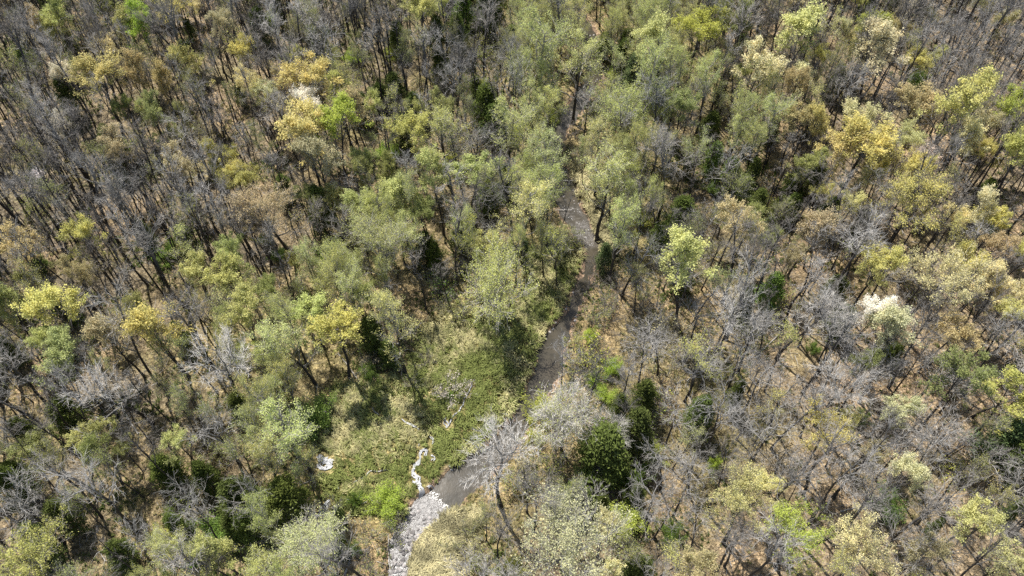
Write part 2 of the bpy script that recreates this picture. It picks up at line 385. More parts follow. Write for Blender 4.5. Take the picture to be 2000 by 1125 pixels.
def shallows(x, y):
    """how shallow and broken the creek runs: the riffle below the pool, the stony stretch, the glimpses upstream"""
    f = np.zeros(x.shape)
    for (ax, ay, r, s) in [(*at(a, b)[:2], r, s) for a, b, r, s in ((776, 1110, 6.5, 0.5), (795, 1050, 4, 0.75), (826, 1005, 3.4, 1), (850, 985, 1.9, 0.9), (1138, 455, 4, 0.6), (1120, 415, 3, 0.45), (1105, 232, 4, 0.6), (1142, 185, 3, .45))]:
        f = np.maximum(f, s * (1 - smooth(0.75 * r, 1.25 * r, np.hypot(x - ax, y - ay))))
    return f
def ribbon(name, line, z_of, extra, m, step=0.5, wob=0.0, closed_ends=True, tone=None):
    """a sheet along a polyline of (x, y, half width)"""
    L = np.array(line); seg = np.hypot(*(L[1:, :2] - L[:-1, :2]).T); s = np.concatenate([[0], np.cumsum(seg)])
    n = max(3, int(s[-1] / step) + 1); u = np.linspace(0, s[-1], n)
    x, y, w = (np.interp(u, s, L[:, k]) for k in range(3))
    for _ in range(2):
        x[1:-1] = (x[:-2] + 2 * x[1:-1] + x[2:]) / 4; y[1:-1] = (y[:-2] + 2 * y[1:-1] + y[2:]) / 4
    tx, ty = np.gradient(x), np.gradient(y); k = np.hypot(tx, ty) + 1e-9; nx_, ny_ = -ty / k, tx / k
    w = w + extra
    wl = w * (1 + wob * (rng.random(n) * 2 - 1)); wr = w * (1 + wob * (rng.random(n) * 2 - 1))
    if closed_ends: wl[[0, -1]] *= 0.3; wr[[0, -1]] *= 0.3
    P = np.stack([np.stack([x + nx_ * wl * t, y + ny_ * wl * t] if t > 0 else [x + nx_ * wr * t, y + ny_ * wr * t], 1) for t in (-1, -0.5, 0.5, 1)], 1)
    z = z_of(P[..., 0], P[..., 1])
    b = MB(); i = np.arange(n - 1)[:, None] * 4 + np.arange(3)[None]
    b.add(np.concatenate([P, z[..., None]], 2), quads=np.stack([i, i + 1, i + 5, i + 4], -1).reshape(-1, 4), tone=0.5 if tone is None else tone(P[..., 0], P[..., 1]).ravel())
    return tag(mesh_object(name, b.build(name, [m], True)), kind='structure')
ribbon('creek_water', CREEK, lambda x, y: np.full(x.shape, WATER_Z), 1.2, M_CREEK, 0.5, 0, False, shallows)
def strands(line):
    """the thin braided trickles a rivulet splits into"""
    L = np.array(line); seg = np.hypot(*(L[1:, :2] - L[:-1, :2]).T); s = np.concatenate([[0], np.cumsum(seg)]); n = max(3, int(s[-1] / 0.45)); u = np.linspace(0, s[-1], n)
    x, y, w = (np.interp(u, s, L[:, k]) for k in range(3)); tx, ty = np.gradient(x), np.gradient(y); k = np.hypot(tx, ty) + 1e-9
    out = []
    for j in range(4 if w.max() > 0.25 else 2 if w.max() > 0.15 else 1):
        o = w * (4.2 * (vnoise(u, u * 0 + 7.3 * j + line[0][0], 0.8, 61) - 0.5) + 0.5 * rng.normal(size=n)); a = int(n * rng.uniform(0, 0.25)) if j else 0; b = n - (int(n * rng.uniform(0, 0.3)) if j else 0)
        if b - a < 3: continue
        out.append([(x[i] - ty[i] / k[i] * o[i], y[i] + tx[i] / k[i] * o[i], w[i] * rng.uniform(0.14, 0.42) + 0.02) for i in range(a, b)])
    return out
RIVS = [q for r in RIVS for q in ([r] if max(a[2] for a in r) > 0.33 else strands(r))]
for r in RIVS:
    ribbon('rivulet_water', r, lambda x, y: terrain(x, y) + 0.2, 0.03, M_RIVULET, 0.2, 0.6)

# ------------------------------------------------------------------ trees: skeletons
def unit(v): return v / (np.linalg.norm(v) + 1e-9)
def path(g, p, d, L, n, wob, up):
    pts = [p]; d = unit(d)
    for _ in range(n):
        d = unit(d + g.normal(size=3) * wob + np.array([0, 0, up])); pts.append(pts[-1] + d * L / n)
    return np.array(pts)
def side_dir(g, d, ang, az=None):
    a = unit(np.cross(d, [0.3, 0.2, 0.93] if abs(d[2]) < 0.9 else [1, 0.1, 0])); b = np.cross(d, a)
    az = g.random() * 6.283 if az is None else az
    return unit(d * math.cos(ang) + (a * math.cos(az) + b * math.sin(az)) * math.sin(ang))
def along(pts, t):
    f = t * (len(pts) - 1); i = min(int(f), len(pts) - 2); return pts[i] + (pts[i + 1] - pts[i]) * (f - i), unit(pts[i + 1] - pts[i])

def make_tree(seed, H=17, r=0.25, fork=0.5, limbs=7, l1=6.0, a1=(0.5, 1.0), up=0.10, n2=6, n3=5, n4=5, twig=0.9, leader=True, lean=0.05,
              leaf=0, lsize=0.30, lspread=0.35, pale=0.7, twig_r=0.022, tw_pale=0.5, wob=0.16, clump=0.0, leafmat=None):
    """one broadleaf tree: (trunk mesh with its limbs, crown mesh of twigs and young leaves)"""
    g = np.random.default_rng(seed); T = MB(); K = MB()
    d0 = unit(np.array([g.normal() * lean, g.normal() * lean, 1.0]))
    top = H * (0.86 if leader else fork + 0.12)
    tr = path(g, np.array([0, 0, -0.4]), d0, top + 0.4, 8, 0.05, 0.03)
    rad = np.linspace(r, r * (0.3 if leader else 0.7), 9); rad[0] *= 1.5
    T.tube(tr, rad, 7, 0, np.clip(np.linspace(-1.0, pale * 0.7, 9), 0, 1))
    ends, dirs = [], []; l3 = []
    for i in range(limbs):
        t = (fork + (1 - fork) * ((i + 0.4 * g.random()) / limbs)) if leader else g.uniform(0.82, 1.0)
        p, d = along(tr, min(t, 0.99)); ang = g.uniform(*a1); az = i * 2.4 + g.normal() * 0.4
        dd = np.array([math.cos(az) * math.sin(ang), math.sin(az) * math.sin(ang), math.cos(ang)])
        frac = (t - fork) / (1 - fork + 1e-6) if leader else 0.3
        L1 = l1 * g.uniform(0.8, 1.2) * (1 - 0.5 * frac); r1 = r * 0.45 * (1 - 0.35 * frac)
        lim = path(g, p, dd, L1, 5, wob, up); T.tube(lim, np.linspace(r1, r1 * 0.28, 6), 5, 0, np.linspace(pale * 0.6, pale, 6))
        for j in range(n2):
            t2 = 0.3 + 0.7 * (j + g.random()) / n2; p2, d2 = along(lim, min(t2, 1)); L2 = l1 * 0.46 * g.uniform(0.7, 1.25) * (1.15 - 0.45 * t2)
            br = path(g, p2, side_dir(g, d2, g.uniform(0.45, 0.95)), L2, 3, wob * 1.1, up * 0.8)
            r2 = max(0.03, r1 * 0.42 * (1.1 - 0.5 * t2)); T.tube(br, np.linspace(r2, r2 * 0.4, 4), 4, 0, pale)
            for k in range(n3):
                t3 = 0.25 + 0.75 * (k + g.random()) / n3; p3, d3 = along(br, min(t3, 1)); L3 = L2 * g.uniform(0.35, 0.65)
                d3 = side_dir(g, d3, g.uniform(0.4, 0.9)); d3 = unit(d3 + np.array([0, 0, up])); l3.append((p3, d3, L3))
    P3 = np.array([a for a, _, _ in l3]); D3 = np.array([b for _, b, _ in l3]); L3 = np.array([c for _, _, c in l3])
    K.twigs(P3, D3, L3, np.full(len(L3), twig_r * 1.6), 0, tw_pale, 0.10, g)
    if n4:
        t = 0.3 + 0.7 * g.random((len(L3), n4)); p4 = (P3[:, None] + D3[:, None] * (L3[:, None] * t)[..., None]).reshape(-1, 3)
        d4 = np.repeat(D3, n4, 0) + g.normal(size=(len(p4), 3)) * 0.55 + np.array([0, 0, 0.25]); d4 /= np.linalg.norm(d4, axis=1)[:, None]
        L4 = twig * g.uniform(0.5, 1.3, len(p4)); K.twigs(p4, d4, L4, np.full(len(p4), twig_r), 0, tw_pale, 0.12, g)
    if leaf:
        zz = P3[:, 2] + D3[:, 2] * L3; q0, q1 = np.percentile(zz, [5, 95]); hh = np.clip((zz - q0) / (q1 - q0), 0, 1)
        keep = g.random(len(P3)) > clump * (1 - hh) ** 0.8; n = leaf            # the buds open first high in the crown
        base = P3[keep]; dd = D3[keep]; LL = L3[keep]
        t = 0.45 + 0.7 * g.random((len(base), n)); c = base[:, None] + dd[:, None] * (LL[:, None] * t)[..., None] + g.normal(size=(len(base), n, 3)) * lspread
        tone = np.clip(np.repeat(g.random(len(base)), n) * 0.55 + g.random(len(base) * n) * 0.45, 0, 1)
        K.leaves(c.reshape(-1, 3), lsize * g.uniform(0.5, 1.45, len(base) * n), 1, 0.7, tone, 0.35, g)
    a = np.concatenate(K.v); ext = np.percentile(a, [1.5, 98.5], axis=0)
    info = dict(w=float((ext[1] - ext[0])[:2].mean()), h=float(a[:, 2].max()), cz=float((ext[0][2] + ext[1][2]) / 2), cx=float(ext[:, 0].mean()), cy=float(ext[:, 1].mean()))
    return (T.build('trunk', [M_BARK]), K.build('crown', [M_TWIG, leafmat or M_LEAF]), info)

def make_cedar(seed, H=8.5, w=4.4, n=460, dens=17):
    g = np.random.default_rng(seed); T = MB(); K = MB()
    tr = path(g, np.array([0, 0, -0.3]), np.array([0, 0, 1.0]), H, 6, 0.03, 0.05); T.tube(tr, np.linspace(0.16, 0.03, 7), 6, 0, 0.1)
    t = g.random(n) ** 0.75; az = g.random(n) * 6.283; prof = (1 - t) ** 0.5 * (0.55 + 0.45 * np.minimum(1, t * 5)) * (0.75 + 0.3 * np.sin(az * 3 + seed) * np.sin(t * 9 + seed))
    R = w * 0.5 * prof * g.uniform(0.55, 1.12, n); z = 0.5 + t * (H - 0.6)
    c = np.stack([np.cos(az) * R, np.sin(az) * R, z - 0.12 * R + 0.25 * g.random(n)], 1)
    K.twigs(np.stack([c[:, 0] * 0.1, c[:, 1] * 0.1, z - 0.3], 1), unit_rows(np.stack([np.cos(az), np.sin(az), np.full(n, 0.25)], 1)), np.maximum(R, 0.2), np.full(n, 0.02), 0, 0.1, 0.05, g)
    m = dens; cc = (c[:, None] + g.normal(size=(n, m, 3)) * np.array([0.24, 0.24, 0.2])).reshape(-1, 3)
    tone = np.clip(np.repeat(g.random(n), m) * 0.6 + g.random(n * m) * 0.4, 0, 1)
    K.leaves(cc, 0.26 * g.uniform(0.6, 1.4, n * m), 1, 0.4, tone, 0.2, g)
    return T.build('trunk', [M_BARK]), K.build('crown', [M_TWIG, M_NEEDLE]), dict(w=w * 0.72, h=H, cz=H * 0.45, cx=0, cy=0)
def unit_rows(a): return a / (np.linalg.norm(a, axis=1)[:, None] + 1e-9)

def make_shrub(seed, H=3.2, w=4.0, stems=14, n2=7, n3=6, leaf=0, lsize=0.22, lspread=0.25, tw_pale=0.3, twig=0.7, clump=0.0):
    g = np.random.default_rng(seed); T = MB(); K = MB(); P2 = []; D2 = []; L2 = []
    for i in range(stems):
        az = i * 2.4 + g.normal() * 0.3; ang = g.uniform(0.15, 0.85); d = np.array([math.cos(az) * math.sin(ang), math.sin(az) * math.sin(ang), math.cos(ang)])
        st = path(g, np.array([math.cos(az) * 0.25, math.sin(az) * 0.25, -0.15]), d, H * g.uniform(0.75, 1.2) , 5, 0.13, -0.05 * w / H)
        T.tube(st, np.linspace(0.045, 0.012, 6), 4, 0, 0.45)
        for j in range(n2):
            p, dd = along(st, 0.25 + 0.75 * g.random()); P2.append(p); D2.append(unit(side_dir(g, dd, g.uniform(0.4, 1.0)) + np.array([0, 0, 0.1]))); L2.append(twig * g.uniform(0.6, 1.4))
    P2, D2, L2 = np.array(P2), np.array(D2), np.array(L2)
    K.twigs(P2, D2, L2, np.full(len(L2), 0.02), 0, tw_pale, 0.15, g)
    t = g.random((len(L2), n3)); p3 = (P2[:, None] + D2[:, None] * (L2[:, None] * t)[..., None]).reshape(-1, 3)
    d3 = unit_rows(np.repeat(D2, n3, 0) + g.normal(size=(len(p3), 3)) * 0.7 + np.array([0, 0, 0.2])); K.twigs(p3, d3, twig * 0.8 * g.uniform(0.5, 1.3, len(p3)), np.full(len(p3), 0.014), 0, tw_pale, 0.15, g)
    if leaf:
        keep = g.random(len(P2)) > clump; b = P2[keep]; dd = D2[keep]; ll = L2[keep]; n = leaf
        c = b[:, None] + dd[:, None] * (ll[:, None] * (0.4 + 0.8 * g.random((len(b), n))))[..., None] + g.normal(size=(len(b), n, 3)) * lspread
        tone = np.clip(np.repeat(g.random(len(b)), n) * 0.5 + g.random(len(b) * n) * 0.5, 0, 1)
        K.leaves(c.reshape(-1, 3), lsize * g.uniform(0.6, 1.4, len(b) * n), 1, 0.7, tone, 0.5, g)
    a = np.concatenate(K.v); ext = np.percentile(a, [4, 96], axis=0)
    return T.build('stem', [M_BARK]), K.build('crown', [M_TWIG, M_LEAF]), dict(w=float((ext[1] - ext[0])[:2].mean()), h=float(a[:, 2].max()), cz=float(ext[:, 2].mean()), cx=0, cy=0)

SPEC = {}
SPEC['bare'] = [make_tree(100 + i, H=20.5 + i % 3, r=0.21, fork=0.52 + 0.05 * (i % 3), limbs=6 + i % 3, l1=4.6, a1=(0.3, 0.85), up=0.12, n2=5, n3=4, n4=4, twig_r=0.012, pale=0.35 + 0.15 * (i % 4), tw_pale=0.1 + 0.2 * (i % 4), leader=i % 3 != 2) for i in range(9)]
SPEC['fan'] = [make_tree(130 + i, H=18.5, r=0.27, fork=0.5, limbs=9, l1=5.8, a1=(0.35, 1.0), up=0.12, n2=7, n3=5, n4=5, twig_r=0.013, pale=0.75, tw_pale=0.9, leader=i % 2 == 0) for i in range(3)]
SPEC['gnarled'] = [make_tree(150 + i, H=18, r=0.27, fork=0.52, limbs=8, l1=6.2, a1=(0.7, 1.25), up=0.06, n2=6, n3=4, n4=4, twig_r=0.014, pale=0.95, tw_pale=0.7, wob=0.26, leader=i % 2 == 0) for i in range(4)]
SPEC['oak'] = [make_tree(200 + i, H=18.5 + i % 2, r=0.21, fork=0.54, limbs=8, l1=5.0, a1=(0.35, 1.0), up=0.14, n2=6, n3=5, n4=2, twig_r=0.013, leaf=52, lsize=0.215, lspread=0.25, pale=0.4, tw_pale=0.35, clump=0.85, leader=i % 2 == 0) for i in range(6)]
SPEC['sparse'] = [make_tree(250 + i, H=19, r=0.18, fork=0.48, limbs=8, l1=4.8, a1=(0.4, 0.95), up=0.12, n2=5, n3=5, n4=3, twig_r=0.013, leaf=16, lsize=0.175, lspread=0.30, pale=0.55, tw_pale=0.4, clump=0.9, leader=i % 3 != 1) for i in range(6)]
SPEC['syca'] = [make_tree(300 + i, H=21, r=0.3, fork=0.34, limbs=11, l1=5.6, a1=(0.5, 1.0), up=0.15, n2=6, n3=5, n4=2, twig_r=0.013, leaf=26, lsize=0.17, lspread=0.27, pale=0.95, tw_pale=0.7, clump=0.6, leader=True) for i in range(6)]
SPEC['bigsyca'] = [make_tree(320 + i, H=19, r=0.4, fork=0.32, limbs=13, l1=8.2, a1=(0.55, 1.15), up=0.13, n2=9, n3=7, n4=2, twig_r=0.016, leaf=17, lsize=0.18, lspread=0.3, pale=0.95, tw_pale=0.7, clump=0.5, leader=i == 0) for i in range(2)]
SPEC['bigoak'] = [make_tree(330 + i, H=18, r=0.34, fork=0.5, limbs=10, l1=7.4, a1=(0.4, 1.1), up=0.13, n2=8, n3=6, n4=2, twig_r=0.015, leaf=30, lsize=0.20, lspread=0.27, pale=0.5, tw_pale=0.4, clump=0.8, leader=i == 0) for i in range(2)]
SPEC['pole'] = [make_tree(340 + i, H=19 + i % 3, r=0.145, fork=0.58 + 0.04 * (i % 3), limbs=6, l1=3.0, a1=(0.25, 0.75), up=0.12, n2=4, n3=4, n4=3, twig_r=0.011, twig=0.7, pale=0.1 + 0.2 * (i % 3), tw_pale=0.1 + 0.25 * (i % 3), lean=0.07, leader=i % 2 == 0) for i in range(6)]
SPEC['sapling'] = [make_tree(350 + i, H=13 + i % 3, r=0.11, fork=0.5, limbs=6, l1=2.0, a1=(0.3, 0.8), up=0.15, n2=3, n3=3, n4=3, twig=0.6, twig_r=0.011, pale=0.25, tw_pale=0.2, lean=0.09) for i in range(6)]
SPEC['cedar'] = [make_cedar(400 + i, H=7.0 + i % 3, w=5.2 + 0.4 * (i % 2)) for i in range(5)]
SPEC['lime'] = [make_shrub(450 + i, H=3.4, w=4.2, stems=18, n2=8, n3=2, leaf=40, lsize=0.17, lspread=0.28) for i in range(4)]
SPEC['willow'] = [make_tree(470 + i, H=10, r=0.2, fork=0.25, limbs=14, l1=6.0, a1=(0.2, 0.9), up=0.10, n2=8, n3=6, n4=4, twig=1.1, twig_r=0.015, leaf=4, lsize=0.14, lspread=0.25, pale=0.9, tw_pale=0.9, wob=0.1) for i in range(2)]
SPEC['brush'] = [make_shrub(500 + i, H=2.6 + 0.5 * (i % 3), w=4.5, stems=14, n2=6, n3=5, leaf=(0, 5, 10)[i % 3], lsize=0.17, clump=0.3, tw_pale=0.1 + 0.15 * (i % 3)) for i in range(6)]

COL = {'gold': (0.64, 0.56, 0.20), 'yellow': (0.64, 0.59, 0.19), 'cream': (0.76, 0.70, 0.38), 'white': (0.92, 0.90, 0.84), 'pink': (0.74, 0.66, 0.52), 'orange': (0.58, 0.47, 0.22),
       'tan': (0.58, 0.49, 0.26), 'pale': (0.56, 0.57, 0.20), 'mist': (0.64, 0.63, 0.26), 'olive': (0.37, 0.38, 0.13), 'ygreen': (0.50, 0.53, 0.10), 'lime': (0.43, 0.56, 0.08),
       'green': (0.20, 0.29, 0.055), 'cedar': (0.115, 0.145, 0.035), 'bluegreen': (0.13, 0.18, 0.07), 'grey': (0.4, 0.4, 0.24)}
KIND = {  # species -> object name, category, plain noun, group
    'bare': ('bare_tree', 'tree', 'leafless grey tree', 'leafless trees of the wood'),
    'pole': ('slender_bare_tree', 'tree', 'slender leafless tree', 'slender leafless trees of the wood'),
    'bigsyca': ('young_leafed_tree', 'tree', 'pale green tree', 'pale green trees along the creek'),
    'bigoak': ('budding_tree', 'tree', 'budding tree', 'trees in full spring bud'),
    'fan': ('bare_tree', 'tree', 'leafless tree with a fan of pale twigs', 'leafless trees of the wood'),
    'gnarled': ('pale_limbed_tree', 'tree', 'leafless tree with pale crooked limbs', 'leafless trees with pale crooked limbs'),
    'oak': ('budding_tree', 'tree', 'budding tree', 'trees in full spring bud'),
    'sparse': ('thin_leafed_tree', 'tree', 'thinly leafed tree', 'thinly leafed trees of the wood'),
    'syca': ('young_leafed_tree', 'tree', 'pale green tree', 'pale green trees along the creek'),
    'sapling': ('sapling', 'sapling', 'slender dark sapling', 'slender saplings between the trees'),
    'cedar': ('cedar_tree', 'conifer', 'dark cedar', 'dark cedars of the wood'),
    'lime': ('green_shrub', 'shrub', 'leafy green shrub', 'leafy green shrubs'),
    'willow': ('willow_tree', 'tree', 'silvery willow', 'silvery willows by the creek'),
    'brush': ('brush_shrub', 'shrub', 'twiggy brown shrub', 'twiggy shrubs of the undergrowth')}
CN = {'gold': 'golden', 'yellow': 'yellow', 'cream': 'cream', 'white': 'white flowering', 'pink': 'pinkish white', 'orange': 'orange', 'tan': 'tan', 'pale': 'pale green', 'mist': 'misty pale green',
      'olive': 'olive', 'ygreen': 'yellow green', 'lime': 'lime green', 'green': 'green', 'cedar': 'dark green', 'bluegreen': 'blue green', 'grey': 'grey'}
TREES = []      # dict(kind, x, y, px, py, col, obj, label)
HASH = {}
def near_tree(x, y, r):
    cx, cy = int(x // 8), int(y // 8)
    for i in range(cx - 1, cx + 2):
        for j in range(cy - 1, cy + 2):
            for (a, b, rr) in HASH.get((i, j), ()):
                if (a - x) ** 2 + (b - y) ** 2 < (r + rr) ** 2: return True
    return False
def plant(kind, x, y, dia, col=None, hs=None, label=None, short=None, rot=None, var=None, rad=None):
    """stands a tree or shrub with crown diameter dia (m) on the ground at x, y"""
    vs = SPEC[kind]; T, K, info = vs[random.randrange(len(vs)) if var is None else var % len(vs)]
    s = dia / info['w']
    sz = hs if hs else s ** 0.55
    nm, cat, noun, grp = KIND[kind]
    e = bpy.data.objects.new(nm, None); C.objects.link(e); e.empty_display_size = 0.5
    rot = random.random() * 6.283 if rot is None else rot
    if rad is None and kind not in ('lime', 'brush', 'cedar'):       # the crown, not the foot, goes over the given spot
        x -= s * 0.8 * (info['cx'] * math.cos(rot) - info['cy'] * math.sin(rot)); y -= s * 0.8 * (info['cx'] * math.sin(rot) + info['cy'] * math.cos(rot))
    e.location = (x, y, float(terrain(x, y))); e.rotation_euler = (0, 0, rot); q = random.uniform(0.86, 1.16); e.scale = (s * q, s / q, sz * random.uniform(0.85, 1.18) if label is None else sz)
    a = bpy.data.objects.new('stem' if kind in ('lime', 'brush') else 'trunk', T); C.objects.link(a); a.parent = e
    b = bpy.data.objects.new('crown', K); C.objects.link(b); b.parent = e
    c = np.array(COL[col or 'olive']); c = 0.95 * c + 0.05 * c.mean(); c = c * (0.86 + 0.28 * random.random()) * np.array([1 + random.uniform(-.07, .07), 1, 1 + random.uniform(-.1, .1)])
    b.color = (*c, 1)
    tag(e, label, cat, grp)
    z = e.location.z + info['cz'] * sz; px, py = pix(x, y, z)
    TREES.append(dict(kind=kind, x=x, y=y, px=px, py=py, w=dia * F_PX / depth(x, y, z), col=col, obj=e, label=label, short=short))
    HASH.setdefault((int(x // 8), int(y // 8)), []).append((x, y, rad if rad is not None else (dia * 0.36 if kind not in ('lime', 'brush', 'sapling', 'cedar') else 0.9)))
    return e
def plant_px(kind, px, py, w, col=None, label=None, short=None, hs=None, var=None):
    """the same, from where the middle of its crown shows and how wide it shows"""
    if kind in ('syca', 'oak') and w > 105: kind = 'big' + kind
    vs = SPEC[kind]; var = random.randrange(len(vs)) if var is None else var; info = vs[var % len(vs)][2]
    z = 6.0
    for _ in range(4):
        p = at(px, py, z); dia = w * depth(*p) / F_PX; sz = hs if hs else (dia / info['w']) ** 0.55; z = info['cz'] * sz
    return plant(kind, float(p[0]), float(p[1]), dia, col, hs, label, short, None, var)

